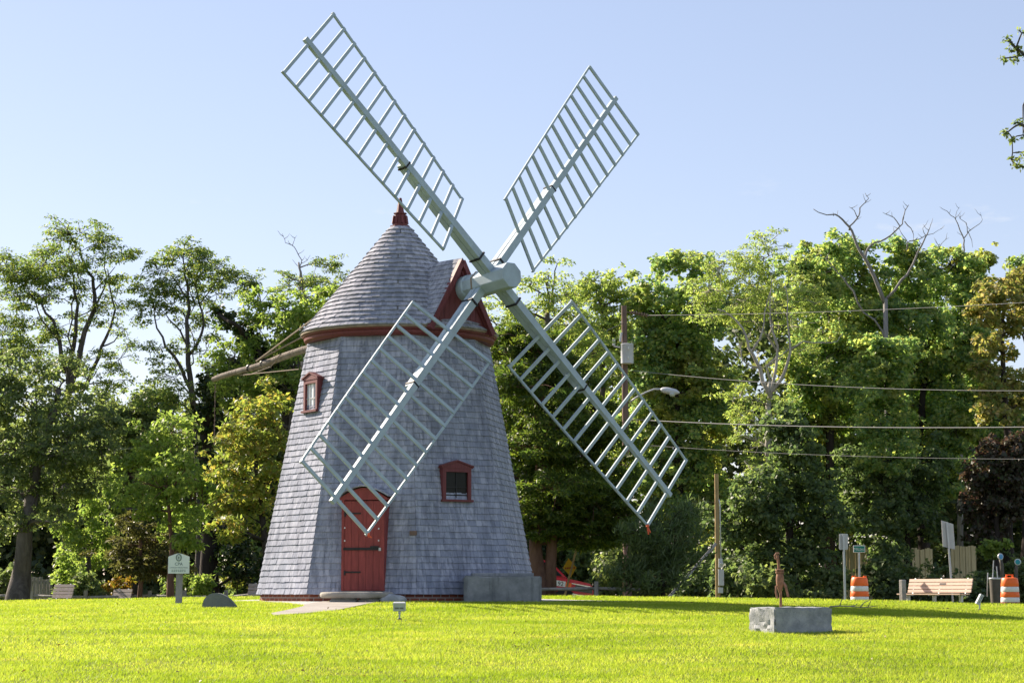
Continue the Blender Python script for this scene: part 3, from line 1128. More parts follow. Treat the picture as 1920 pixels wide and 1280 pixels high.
def tree(name, label, px, Y, trunk, r0, blobs, kind, mleaf, mbark, seed, dens=1.0, group=None, spread=0.5, cat='tree', depth=1.0, twigs=True, bareness=0.0, gnd=None):
    """trunk: photo pixels from the ground up; blobs: (px, py, rx, ry[, density[, extra depth]])"""
    rng = np.random.default_rng(seed)
    K = LEAF[kind]
    b = at(px, 1100, Y)
    zg = gzf(b.x, Y) if gnd is None else gnd
    root = thing(name, label, cat, (b.x, Y, zg), 0, group)
    m = Y / FPX
    wood = MB()
    nodes = [(np.array([b.x, Y, zg - 0.15]), r0 * 1.35)]
    tp = [np.array([b.x, Y, zg - 0.15])]
    tr = [r0 * 1.4]
    if trunk:
        for i, (tx, ty) in enumerate(trunk):
            p = np.array(at(tx, ty, Y + rng.normal() * 0.12 * i))
            tp.append(p)
            tr.append(r0 * (1 - 0.72 * (i + 1) / len(trunk)))
        # subdivide
        pts, rr = [tp[0]], [tr[0]]
        for i in range(len(tp) - 1):
            for s in (0.34, 0.67, 1.0):
                q = tp[i] + (tp[i + 1] - tp[i]) * s
                if s < 1:
                    q = q + rng.normal(size=3) * r0 * 0.22
                pts.append(q)
                rr.append(tr[i] + (tr[i + 1] - tr[i]) * s)
        wood.tube(pts, rr, 10)
        nodes += list(zip(pts[1:], rr[1:]))
    quads = []
    for bl in blobs:
        bx, by, rx, ry = bl[:4]
        dn = (bl[4] if len(bl) > 4 else 1.0) * dens
        c = np.array(at(bx, by, Y + (bl[5] if len(bl) > 5 else rng.normal() * spread)))
        Rx, Rz = rx * m, ry * m
        Ry = max(Rx, Rz) * 0.95 * depth
        # limb to the blob
        if trunk:
            cost = [np.linalg.norm(c - q) + (2.2 * max(0, q[2] - c[2] + 0.25 * np.linalg.norm(c[:2] - q[:2]))) for q, _ in nodes]
            j = int(np.argmin(cost))
            q, rq = nodes[j]
            e = c + np.array([0, 0, -Rz * 0.25])
            L = np.linalg.norm(e - q)
            if L > 0.25:
                n = max(4, int(L / 0.35))
                pts = wiggle(q, e, n, 0.035, rng, 0.06)
                ra = min(rq * 0.75, 0.022 + 0.02 * L)
                rad_ = np.linspace(ra, max(0.012, ra * 0.32), n)
                wood.tube(list(pts), list(rad_), 6)
                nodes += list(zip(pts[1:], rad_[1:]))
        area = math.pi * Rx * Rz
        nsub = max(3, int(K['k'] * area ** 0.85 * dn * 0.62 + 2))
        off = ell(rng, nsub)
        stray = rng.random(nsub) < 0.30             # sprays that leave the mass, so the outline stays ragged
        off[stray] *= rng.uniform(1.05, 1.55, (stray.sum(), 1))
        lump = 0.22 * rng.normal(size=3)
        sub = c + (off + lump * (off ** 2).sum(1, keepdims=True)) * np.array([Rx, Ry, Rz])
        cs = K['clump'] * rng.uniform(0.45, 1.15, nsub) * min(1.0, 0.45 + 0.5 * min(Rx, Rz))
        cs[stray] *= 0.62
        if twigs and trunk:
            for s_, f_ in zip(sub, rng.random(nsub)):
                if f_ < 0.55:
                    q = min(nodes[-14:], key=lambda t_: np.linalg.norm(t_[0] - s_))
                    wood.tube(list(wiggle(q[0], s_, 4, 0.06, rng, 0.05)), [min(q[1] * 0.6, 0.022), 0.015, 0.011, 0.006], 4, cap=False)
        for s_, r_, o_ in zip(sub, cs, off):
            n = int(K['per'] * (r_ / K['clump']) ** 1.7 * rng.uniform(0.45, 1.2) + 7)
            v = rng.normal(size=(n, 3))
            v /= np.linalg.norm(v, axis=1, keepdims=True)
            v *= rng.random((n, 1)) ** 0.45
            P = s_ + v * np.array([r_, r_, r_ * K['flat']])
            # outer leaves of a clump hang a little
            P[:, 2] -= (v[:, 0] ** 2 + v[:, 1] ** 2) * r_ * 0.22
            N = rng.normal(size=(n, 3)) * 0.75 + np.array([0, 0, K['up']]) + o_ * 0.55 + v * 0.4
            ax = None
            if kind in ('cedar',):
                ax = v * np.array([1, 1, 0.25]) + o_ * np.array([0.8, 0.8, 0.1])
            elif kind == 'spray':
                ax = v * 0.6 + np.array([0.25, -0.1, 0.9])
            elif kind == 'locust':
                ax = v * np.array([1, 1, 0.2]) + np.array([0, 0, -0.25])
            quads.append(leaf_quads(P, K['size'], N, rng, K['aspect'], 0.18, ax))
    if wood.v:
        wood.build('trunk', mbark, root, smooth=True)
    if quads:
        np_mesh('crown', np.concatenate(quads), 4, mleaf, root)
    return root


L_LOC = leaf_mat('locust_leaves', [(0.064, 0.111, 0.041), (0.114, 0.174, 0.053), (0.193, 0.235, 0.067), (0.257, 0.260, 0.079)], 0.6, 2.0)
L_LOC2 = leaf_mat('pale_locust_leaves', [(0.144, 0.199, 0.064), (0.208, 0.273, 0.086), (0.287, 0.335, 0.107), (0.365, 0.360, 0.129)], 0.6, 2.0)
L_OAK = leaf_mat('dark_oak_leaves', [(0.089, 0.124, 0.066), (0.139, 0.179, 0.077), (0.216, 0.240, 0.089)], 0.55, 2.0)
L_BRI = leaf_mat('bright_green_leaves', [(0.126, 0.193, 0.055), (0.200, 0.261, 0.070), (0.275, 0.318, 0.086)], 0.62, 2.0)
L_YEL = leaf_mat('yellowing_leaves', [(0.14, 0.185, 0.05), (0.18, 0.22, 0.055), (0.22, 0.245, 0.06), (0.25, 0.24, 0.06), (0.29, 0.20, 0.06)], 0.6, 2.0)
L_MAP = leaf_mat('maple_leaves', [(0.110, 0.181, 0.095), (0.176, 0.262, 0.123), (0.286, 0.364, 0.132), (0.440, 0.424, 0.155)], 0.6, 2.0, patch=(0.27, 0.25, 0.06))
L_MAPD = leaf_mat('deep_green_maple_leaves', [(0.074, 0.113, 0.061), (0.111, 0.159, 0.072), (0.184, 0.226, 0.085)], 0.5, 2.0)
L_ORA = leaf_mat('orange_tinted_leaves', [(0.12, 0.17, 0.05), (0.17, 0.22, 0.06), (0.26, 0.27, 0.09), (0.38, 0.31, 0.16), (0.15, 0.21, 0.06), (0.30, 0.28, 0.09)], 0.55, 2.0, tint=(1.0, 0.9, 0.6))
L_PUR = leaf_mat('purple_leaves', [(0.05, 0.055, 0.035), (0.085, 0.07, 0.055), (0.06, 0.09, 0.035), (0.10, 0.075, 0.06), (0.045, 0.075, 0.03)], 0.4, 2.0, tint=(1, 0.6, 0.6))
L_CED = leaf_mat('cedar_foliage', [(0.044, 0.079, 0.020), (0.082, 0.125, 0.026), (0.161, 0.187, 0.031)], 0.5, 2.0)
L_CON = leaf_mat('dull_conifer_foliage', [(0.070, 0.077, 0.028), (0.105, 0.105, 0.039), (0.154, 0.133, 0.056)], 0.4, 2.0)
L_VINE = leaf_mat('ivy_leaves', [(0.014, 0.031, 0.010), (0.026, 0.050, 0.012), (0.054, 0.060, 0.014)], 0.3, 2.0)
L_FAR = leaf_mat('far_wood_leaves', [(0.062, 0.088, 0.050), (0.104, 0.136, 0.061), (0.176, 0.184, 0.073)], 0.5, 2.0)
L_SHR = leaf_mat('grey_green_shrub', [(0.060, 0.095, 0.042), (0.095, 0.134, 0.058), (0.131, 0.168, 0.074)], 0.45, 2.0)
L_ORB = leaf_mat('orange_shrub_leaves', [(0.12, 0.13, 0.02), (0.24, 0.17, 0.03), (0.30, 0.13, 0.03)], 0.5, 1.5)
B_GREY = bark_mat('grey_bark', (0.05, 0.045, 0.042), (0.15, 0.135, 0.125), 5)
B_DARK = bark_mat('dark_bark', (0.02, 0.017, 0.015), (0.06, 0.05, 0.042), 5)
B_PALE = bark_mat('pale_bark', (0.26, 0.24, 0.21), (0.50, 0.47, 0.42), 5)
B_DEAD = bark_mat('dead_wood', (0.16, 0.15, 0.14), (0.36, 0.34, 0.32), 5)
B_RED = bark_mat('reddish_bark', (0.10, 0.055, 0.042), (0.20, 0.12, 0.09), 5)

# ---- left side
lc1 = tree('locust_tree', 'tall open locust with the highest crown on the left, sky showing through it', 122, 76,
     [(124, 1000), (122, 880), (124, 790), (128, 715)], 0.17,
     [(150, 432, 62, 22), (115, 446, 40, 20), (195, 450, 34, 20), (85, 490, 72, 26), (35, 505, 50, 26), (150, 496, 56, 24), (205, 480, 36, 18), (240, 478, 28, 14), (205, 518, 40, 22), (0, 490, 36, 26), (60, 515, 60, 24), (125, 525, 60, 22, .8),
      (95, 548, 52, 24), (35, 550, 50, 26), (160, 550, 40, 24, .5), (70, 600, 54, 26, .6), (215, 560, 36, 24, .5), (185, 600, 34, 24, .3), (235, 610, 30, 30, .4), (10, 610, 40, 40, .9), (130, 600, 36, 26, .35), (110, 640, 50, 26, .5), (160, 670, 50, 28, .55), (60, 650, 50, 34, .8), (15, 670, 40, 40), (225, 665, 36, 30, .4), (210, 710, 44, 28, .55), (120, 690, 50, 30, .7)],
     'locust', L_LOC, B_GREY, 1, dens=1.45)
lc2 = tree('locust_tree', 'slender locust standing left of the mill tail pole, bare limbs below its crown', 378, 74,
     [(374, 930), (368, 840), (364, 760)], 0.13,
     [(345, 466, 50, 16), (316, 480, 36, 18), (382, 476, 36, 18), (350, 500, 56, 22), (296, 500, 28, 18), (408, 500, 28, 16), (288, 540, 46, 24), (325, 535, 44, 22), (392, 530, 40, 22), (440, 515, 40, 16), (466, 525, 24, 14), (425, 545, 44, 20), (360, 550, 40, 22, .7), (268, 575, 34, 24, .7),
      (300, 590, 36, 26, .5), (345, 590, 44, 24, .4), (400, 590, 40, 26, .7), (320, 645, 36, 26, .35), (400, 650, 40, 30, .7), (325, 700, 38, 26, .5), (285, 650, 28, 30, .4), (335, 750, 44, 30, .7), (290, 740, 40, 30, .6), (390, 720, 30, 34, .7)],
     'locust', L_LOC, B_GREY, 2, dens=1.45)
tree('oak_tree', 'big dark leafy tree with a thick leaning trunk at the left edge', 34, 66,
     [(42, 1060), (56, 960), (66, 880), (88, 800), (110, 730)], 0.31,
     [(60, 760, 90, 52), (150, 770, 60, 50, .8), (10, 730, 50, 50), (30, 830, 80, 52), (120, 840, 72, 54), (185, 830, 34, 34, .7), (20, 910, 70, 44), (100, 915, 60, 40), (165, 890, 44, 36, .8), (60, 975, 60, 30), (10, 980, 40, 40), (130, 700, 46, 36, .6), (40, 690, 50, 36, .8), (120, 965, 40, 24, .6), (205, 790, 30, 34, .6)],
     'fine', L_OAK, B_GREY, 3, dens=1.15)
tree('leafy_tree', 'sunlit green tree behind the grey paling at the far left', 168, 74,
     [(165, 1020), (160, 960)], 0.12,
     [(175, 930, 40, 40), (150, 985, 46, 40), (196, 985, 30, 44), (120, 1010, 30, 40), (200, 900, 26, 36, .8), (160, 1050, 50, 28)],
     'fine', L_BRI, B_GREY, 4)
tree('leafy_tree', 'light green tree just behind the white sign', 318, 64,
     [(322, 1040), (318, 960), (312, 880)], 0.10,
     [(300, 850, 60, 36), (345, 880, 50, 36), (262, 870, 40, 30), (300, 905, 60, 36), (345, 940, 44, 36), (270, 940, 40, 34), (320, 975, 52, 30), (275, 800, 40, 40, .7), (320, 800, 46, 40, .8), (362, 1000, 30, 36, .8), (380, 930, 24, 50, .8)],
     'fine', L_BRI, B_RED, 5)
tree('yellowing_tree', 'yellow green tree turning orange beside the left wall of the mill', 500, 60,
     [(500, 1040), (490, 960), (480, 880), (480, 810)], 0.13,
     [(500, 735, 34, 30), (470, 775, 46, 34), (520, 790, 36, 40), (445, 825, 42, 36), (490, 845, 46, 40), (425, 880, 34, 36), (465, 905, 50, 40), (512, 900, 32, 40), (430, 945, 36, 32), (475, 965, 46, 30), (420, 985, 30, 20), (455, 1000, 36, 18), (500, 990, 24, 20)],
     'fine', L_YEL, B_DARK, 6, dens=1.1)
tree('vine_clad_tree', 'thick dark trunk wrapped in ivy behind the yellowing tree', 398, 72,
     [(392, 1020), (388, 940), (385, 860), (392, 780), (398, 710)], 0.30,
     [(394, 730, 26, 36), (388, 790, 24, 36), (384, 850, 24, 36), (388, 905, 24, 36), (392, 960, 20, 36), (420, 760, 26, 30, .8), (398, 1000, 14, 40, .5), (425, 1040, 40, 50, .6), (470, 1060, 46, 46, .7), (440, 700, 40, 30, .7)],
     'dark', L_VINE, B_DARK, 7)
tree('ivy_snag', 'leaning dead snag smothered in dark ivy above the tail pole', 560, 70,
     [(548, 900), (535, 780), (505, 690), (470, 640), (435, 605), (405, 582)], 0.16,
     [(408, 585, 18, 12), (425, 598, 20, 13), (444, 612, 20, 14), (462, 630, 20, 15), (480, 650, 20, 16), (496, 672, 20, 18), (512, 700, 22, 22), (524, 735, 24, 28)],
     'dark', L_VINE, B_DARK, 8, spread=0.1)
tree('leafy_tree', 'bright green bushy tree behind the roof of the mill on the left', 530, 70,
     [(540, 1000), (545, 880), (550, 760), (556, 660), (562, 600)], 0.2,
     [(490, 560, 40, 26), (520, 580, 50, 30), (580, 560, 44, 26), (620, 548, 36, 26), (470, 600, 34, 30), (560, 610, 60, 34), (610, 600, 50, 40), (500, 640, 50, 34), (560, 660, 54, 36), (440, 660, 40, 34), (480, 700, 44, 34), (540, 720, 50, 40), (470, 760, 40, 40), (425, 720, 34, 40), ],
     'fine', L_BRI, B_GREY, 9)
tree('locust_tree', 'thin locust with a bare forked top left of the roof cone', 575, 82,
     [(575, 900), (575, 760), (578, 640), (572, 560), (565, 520), (560, 492)], 0.13,
     [(610, 492, 34, 14, .9), (632, 488, 20, 12, .8), (590, 515, 36, 18, .7), (530, 515, 28, 14, .8), (552, 530, 40, 18, .8), (620, 525, 40, 20, .8), (590, 550, 50, 24)],
     'locust', L_LOC, B_DEAD, 10)
tree('leafy_tree', 'shaded green tree in the gap between the two locusts', 245, 86,
     [(245, 1000), (245, 880), (245, 800)], 0.2,
     [(225, 790, 46, 34), (270, 780, 44, 34), (205, 850, 46, 40), (260, 850, 56, 44), (225, 920, 52, 44), (300, 760, 40, 30), (190, 760, 30, 30, .7)],
     'dark', L_OAK, B_DARK, 12, dens=1.1)
tree('conifer_shrub', 'brownish ragged conifer with drooping tiers left of the white sign', 262, 67,
     [(264, 1050), (262, 990), (258, 960)], 0.07,
     [(245, 975, 22, 12), (262, 992, 34, 11), (250, 1014, 42, 12), (285, 1010, 34, 11), (262, 1036, 50, 12), (300, 1040, 36, 12), (240, 1060, 40, 14), (285, 1066, 50, 16), (325, 1060, 30, 14)],
     'cedar', L_CON, B_RED, 13, dens=1.3)
for i, (px, py, rx, ry, Y, mt, kd, lab) in enumerate([
        (150, 1085, 42, 36, 71, L_OAK, 'fine', 'rounded dark shrub behind the grey slatted bench'),
        (118, 1075, 16, 44, 69.5, L_BRI, 'fine', 'narrow yellow green shrub at the end of the grey paling'),
        (222, 1096, 26, 16, 68.5, L_ORB, 'fine', 'low shrub with orange tips behind the planter bench'),
        (380, 1085, 22, 26, 69, L_BRI, 'fine', 'small bright sapling right of the white sign'),
        (445, 1075, 24, 22, 74, L_YEL, 'fine', 'pale flowering shrub between the dark trunks'),
        (15, 1075, 30, 40, 72, L_OAK, 'dark', 'dark shrub at the very left edge behind the big trunk'),
        (345, 1080, 40, 36, 76, L_LOC, 'fine', 'loose green shrub behind the post of the white sign'),
        (470, 1085, 46, 34, 80, L_MAPD, 'dark', 'dense dark shrub touching the left foot of the mill wall')]):
    tree('shrub', lab, px, Y, [(px, py + 6)], 0.03, [(px, py, rx, ry), (px - rx * 0.4, py + ry * 0.4, rx * 0.6, ry * 0.6), (px + rx * 0.4, py + ry * 0.3, rx * 0.6, ry * 0.6), (px, py + ry * .7, rx * .8, ry * .5)], kd, mt, B_DARK, 40 + i, dens=1.3, cat='shrub', spread=0.2, twigs=False)

# ---- behind the mill, right
tree('cedar_tree', 'broad dark cedar with two stout trunks just behind the right side of the mill', 1012, 62,
     [(1008, 1060), (1006, 1000), (1010, 930), (1015, 850), (1015, 760), (1010, 680)], 0.24,
     [(985, 628, 56, 22), (1030, 640, 50, 20), (960, 660, 46, 22), (1050, 672, 56, 22), (1000, 690, 70, 26), (1080, 715, 50, 22), (960, 720, 50, 30), (1030, 740, 80, 28), (1110, 760, 50, 24), (980, 780, 60, 30), (1050, 795, 86, 30), (1130, 815, 50, 26), (1000, 840, 70, 32), (1080, 855, 86, 32), (1150, 880, 50, 30), (980, 890, 50, 34), (1040, 910, 80, 32), (1120, 925, 70, 32), (1000, 955, 60, 26), (1070, 965, 80, 28), (1150, 965, 50, 28), (1010, 990, 50, 18), (1090, 1000, 64, 20), (1140, 1005, 46, 18)],
     'cedar', L_CED, B_RED, 20, dens=1.25, spread=0.8)
T2 = MB()
ptw = [at(1030, 1125, 62), at(1032, 1060, 62), at(1036, 1000, 62.1), at(1060, 900, 62.3)]
T2.tube(ptw, [0.22, 0.17, 0.15, 0.08], 9)
T2.build('trunk', B_RED, [o for o in C.objects if o.name == 'cedar_tree'][0], smooth=True)
tree('feathery_shrub', 'tall feathery grey green shrub under the lower right sail tip', 1245, 60,
     [(1243, 1080), (1240, 1040)], 0.06,
     [(1240, 975, 50, 34), (1290, 960, 26, 28), (1205, 1000, 46, 36), (1265, 1015, 50, 40), (1220, 1050, 56, 36), (1280, 1060, 44, 36), (1185, 1050, 34, 40), (1240, 1090, 70, 26), (1180, 1085, 30, 30)],
     'spray', L_SHR, B_DARK, 21, dens=1.2, cat='shrub')
tree('locust_tree', 'airy light green locust rising right of the hub behind the cedar', 975, 66,
     [(978, 950), (990, 800), (1012, 680), (1026, 600), (1035, 550)], 0.2,
     [(1045, 492, 26, 12, .6), (1030, 512, 34, 16, .6), (980, 528, 34, 16, .6), (1010, 545, 50, 22, .8), (1060, 548, 44, 22, .8), (960, 570, 50, 26), (1015, 580, 60, 28), (1075, 585, 50, 28), (930, 600, 40, 30), (990, 620, 60, 30), (1060, 630, 60, 34), (1100, 660, 50, 40)],
     'locust', L_LOC2, B_GREY, 22, dens=1.15)
tree('maple_tree', 'green tree with pale yellow top behind the utility pole', 1130, 84,
     [(1130, 950), (1130, 800), (1130, 680), (1132, 600)], 0.2,
     [(1115, 522, 36, 18, .8), (1150, 525, 36, 18, .8), (1085, 550, 36, 24), (1130, 555, 50, 28), (1175, 560, 40, 26), (1105, 600, 56, 34), (1160, 615, 56, 36), (1120, 670, 60, 44), (1180, 690, 50, 50), (1150, 770, 60, 60), (1180, 850, 50, 60)],
     'fine', L_LOC2, B_GREY, 23, dens=1.15)
tree('maple_tree', 'leafy maple with yellow touched shoulder right of the utility pole', 1275, 82,
     [(1275, 980), (1272, 860), (1270, 740), (1270, 640)], 0.25,
     [(1215, 540, 36, 26), (1255, 500, 40, 26), (1295, 500, 44, 28), (1230, 580, 56, 40), (1290, 565, 56, 40), (1215, 640, 50, 44), (1275, 640, 60, 44), (1330, 610, 50, 50), (1225, 710, 50, 48), (1285, 720, 60, 48), (1330, 720, 40, 60), (1240, 790, 56, 48), (1300, 800, 56, 50), (1230, 870, 50, 50), (1295, 880, 60, 50), (1320, 960, 44, 50), (1275, 950, 40, 44)],
     'maple', L_MAP, B_DARK, 24)
loc5 = tree('locust_tree', 'spreading locust with pale twisting limbs in the middle of the right wood', 1452, 77,
     [(1452, 1040), (1448, 960), (1446, 890), (1442, 820), (1440, 760), (1444, 715)], 0.24,
     [(1425, 440, 26, 18, .8), (1440, 458, 40, 18), (1400, 478, 34, 20), (1300, 478, 40, 10, .6), (1345, 500, 50, 22), (1395, 515, 56, 24), (1450, 505, 60, 26), (1330, 540, 50, 26), (1390, 560, 70, 28), (1460, 560, 70, 30), (1340, 585, 44, 20), (1410, 600, 56, 22, .7), (1480, 605, 50, 26, .8), (1530, 560, 36, 34, .7), (1500, 650, 40, 26, .6), (1420, 745, 44, 22, .9), (1395, 780, 40, 22, .9), (1375, 740, 36, 30, .7), (1420, 820, 46, 24), (1450, 850, 36, 20, .8), (1395, 860, 34, 16, .8), (1430, 880, 34, 14, .7)],
     'locust', L_LOC2, B_PALE, 25, dens=1.05)
# pale crooked limbs that show in front of its crown
pl = MB()
rngp = np.random.default_rng(5)


def limb(mb, pxs, Y, r0, r1, n=6):
    P = [np.array(at(x, y, Y)) for x, y in pxs]
    pts = [P[0]]
    for a, b in zip(P[:-1], P[1:]):
        pts.append((a + b) / 2 + rngp.normal(size=3) * 0.03 * np.linalg.norm(b - a) * 1.6)
        pts.append(b)
    mb.tube(pts, list(np.linspace(r0, r1, len(pts))), n)


ll = MB()
for pth, ra, rb in [
        ([(126, 760), (140, 700), (152, 650), (168, 600), (178, 555), (174, 520), (158, 495), (150, 470)], 0.13, 0.03),
        ([(128, 720), (132, 670), (142, 620), (146, 570), (138, 520), (130, 480)], 0.11, 0.02),
        ([(126, 700), (112, 640), (100, 600), (78, 570), (52, 545)], 0.09, 0.02),
        ([(112, 640), (88, 612), (70, 580), (64, 545)], 0.05, 0.015),
        ([(150, 740), (175, 690), (190, 650), (208, 612), (216, 580), (206, 540), (202, 505)], 0.08, 0.018),
        ([(168, 600), (186, 560), (200, 520), (196, 480)], 0.05, 0.014),
        ([(174, 548), (196, 525), (216, 500)], 0.035, 0.012),
        ([(190, 650), (214, 640), (236, 615)], 0.035, 0.012)]:
    limb(ll, pth, 75.9, ra, rb)
ll.build('limbs', B_GREY, lc1, smooth=True)
ll = MB()
for pth, ra, rb in [
        ([(364, 770), (357, 710), (352, 650), (350, 600), (352, 555), (346, 515), (342, 480)], 0.12, 0.02),
        ([(360, 735), (340, 690), (310, 650), (294, 615), (288, 570)], 0.075, 0.018),
        ([(352, 650), (338, 620), (318, 600), (302, 580)], 0.045, 0.014),
        ([(354, 665), (372, 640), (382, 610), (374, 570), (366, 535), (380, 500)], 0.06, 0.015),
        ([(374, 570), (394, 545), (410, 520)], 0.03, 0.012),
        ([(362, 745), (345, 725), (322, 710)], 0.04, 0.012),
        ([(350, 560), (335, 535), (318, 510)], 0.035, 0.012)]:
    limb(ll, pth, 73.9, ra, rb)
ll.build('limbs', B_GREY, lc2, smooth=True)
for pth, ra, rb in [
        ([(1446, 745), (1425, 690), (1412, 665), (1402, 640), (1392, 615), (1370, 592), (1345, 580)], 0.13, 0.025),
        ([(1410, 660), (1425, 635), (1432, 610), (1440, 560), (1445, 510)], 0.08, 0.015),
        ([(1425, 690), (1400, 682), (1390, 668), (1386, 645), (1378, 625)], 0.06, 0.012),
        ([(1446, 735), (1470, 700), (1482, 660), (1480, 630), (1476, 590), (1472, 530)], 0.12, 0.02),
        ([(1482, 655), (1505, 640), (1540, 642), (1570, 640), (1580, 625)], 0.06, 0.01),
        ([(1478, 655), (1450, 675), (1430, 690)], 0.04, 0.015),
        ([(1460, 660), (1448, 620), (1444, 580), (1446, 540)], 0.07, 0.02),
        ([(1446, 740), (1455, 690), (1458, 650), (1450, 625)], 0.10, 0.05)]:
    limb(pl, pth, 75.4, ra * 0.62, rb * 0.7)
pl.build('limbs', B_PALE, loc5, smooth=True)


def dead_tree(name, label, Y, base, paths, seed, mat=B_DEAD):
    b = at(base[0], 1100, Y)
    zg = gzf(b.x, Y)
    root = thing(name, label, 'tree', (b.x, Y, zg))
    for key in ('trunk', 'branches'):
        mb = MB()
        for pth, ra, rb, kk in paths:
            if kk == key:
                if key == 'trunk':
                    P = [np.array([b.x, Y, zg - 0.1])] + [np.array(at(x, y, Y)) for x, y in pth]
                    mb.tube(P, list(np.linspace(ra, rb, len(P))), 8)
                else:
                    limb(mb, pth, Y, ra * 0.72, rb * 0.7, 6)
                    rt = np.random.default_rng(seed * 100 + len(mb.v))
                    for (xa, ya), (xb2, yb2) in zip(pth[1:-1], pth[2:]):      # fine twigs
                        if rt.random() < 0.75:
                            f_ = rt.random()
                            x_, y_ = xa + (xb2 - xa) * f_, ya + (yb2 - ya) * f_
                            dx_, dy_ = rt.uniform(-13, 13), -rt.uniform(4, 15)
                            limb(mb, [(x_, y_), (x_ + dx_ * 0.5, y_ + dy_ * 0.35), (x_ + dx_, y_ + dy_)], Y, 0.014, 0.005, 4)
        if mb.v:
            mb.build(key, mat, root, smooth=True)
    return root


dead_tree('dead_tree', 'large dead tree with forked bare grey branches above the right wood', 80, (1668, 0), [
    ([(1666, 850), (1662, 700), (1660, 560)], 0.12, 0.085, 'trunk'),
    ([(1660, 570), (1640, 520), (1625, 490), (1612, 470), (1600, 440), (1592, 425), (1580, 412), (1566, 402), (1550, 403), (1525, 392)], 0.11, 0.018, 'branches'),
    ([(1592, 432), (1600, 418), (1610, 405), (1612, 390), (1622, 380), (1629, 372), (1622, 362)], 0.05, 0.012, 'branches'),
    ([(1608, 408), (1602, 395), (1592, 388)], 0.03, 0.01, 'branches'),
    ([(1563, 405), (1562, 398)], 0.02, 0.008, 'branches'),
    ([(1640, 520), (1622, 485), (1628, 465), (1640, 455), (1660, 448), (1680, 432), (1692, 420), (1696, 400), (1700, 390), (1704, 384)], 0.07, 0.014, 'branches'),
    ([(1688, 425), (1676, 408), (1662, 402), (1655, 398)], 0.03, 0.008, 'branches'),
    ([(1696, 415), (1708, 428), (1713, 440), (1712, 455)], 0.03, 0.008, 'branches'),
    ([(1662, 560), (1690, 525), (1712, 495), (1722, 470), (1735, 445), (1742, 430), (1745, 422)], 0.08, 0.012, 'branches'),
    ([(1700, 465), (1705, 452), (1725, 448), (1750, 438), (1766, 428)], 0.04, 0.008, 'branches'),
    ([(1736, 442), (1730, 428), (1734, 424)], 0.02, 0.008, 'branches'),
    ([(1700, 470), (1702, 455), (1692, 440), (1686, 428)], 0.035, 0.012, 'branches'),
    ([(1618, 585), (1600, 545), (1580, 520), (1562, 500), (1548, 485), (1552, 478)], 0.05, 0.015, 'branches'),
    ([(1660, 640), (1640, 600), (1618, 585)], 0.06, 0.04, 'branches')], 1)
dead_tree('dead_tree', 'smaller dead treetop with bare twigs near the right edge of the wood', 92, (1800, 0), [
    ([(1800, 800), (1802, 600), (1802, 490)], 0.14, 0.07, 'trunk'),
    ([(1802, 492), (1808, 470), (1808, 450), (1800, 432), (1796, 420), (1790, 408), (1776, 396), (1762, 388)], 0.055, 0.012, 'branches'),
    ([(1808, 446), (1816, 434), (1824, 428), (1836, 420), (1842, 412), (1838, 398)], 0.035, 0.008, 'branches'),
    ([(1814, 436), (1812, 418), (1800, 410), (1796, 402)], 0.025, 0.008, 'branches'),
    ([(1816, 436), (1822, 450), (1824, 464)], 0.025, 0.008, 'branches'),
    ([(1792, 410), (1794, 396), (1800, 388)], 0.018, 0.007, 'branches'),
    ([(1800, 500), (1768, 478), (1760, 462), (1754, 448)], 0.03, 0.008, 'branches'),
    ([(1762, 462), (1772, 450), (1780, 446)], 0.02, 0.007, 'branches')], 2)
dead_tree('dead_tree', 'thin bare sapling top forking against the sky left of the roof cone', 83, (566, 0), [
    ([(568, 800), (566, 600), (562, 520)], 0.09, 0.04, 'trunk'),
    ([(562, 524), (562, 500), (566, 488), (556, 470), (548, 460), (535, 455), (532, 445), (529, 438)], 0.035, 0.01, 'branches'),
    ([(548, 461), (552, 450), (556, 442)], 0.018, 0.007, 'branches'),
    ([(564, 494), (576, 488), (582, 478)], 0.02, 0.007, 'branches'),
    ([(562, 500), (554, 494), (548, 486)], 0.02, 0.007, 'branches')], 3)
tree('maple_tree', 'tall maple with yellow and russet top right of the pale locust', 1555, 84,
     [(1555, 980), (1556, 850), (1558, 720), (1560, 600)], 0.26,
     [(1520, 465, 36, 24), (1560, 458, 40, 22), (1600, 480, 40, 28), (1500, 500, 40, 26), (1545, 505, 56, 30), (1600, 525, 50, 34), (1530, 555, 56, 36), (1590, 580, 60, 40), (1530, 620, 56, 44), (1590, 650, 60, 46), (1510, 690, 50, 46), (1570, 715, 66, 50), (1625, 690, 40, 50), (1510, 770, 54, 50), (1575, 790, 66, 54), (1520, 850, 60, 54), (1590, 870, 60, 54), (1520, 930, 60, 50), (1580, 950, 56, 50)],
     'maple', L_MAP, B_DARK, 26, spread=0.9)
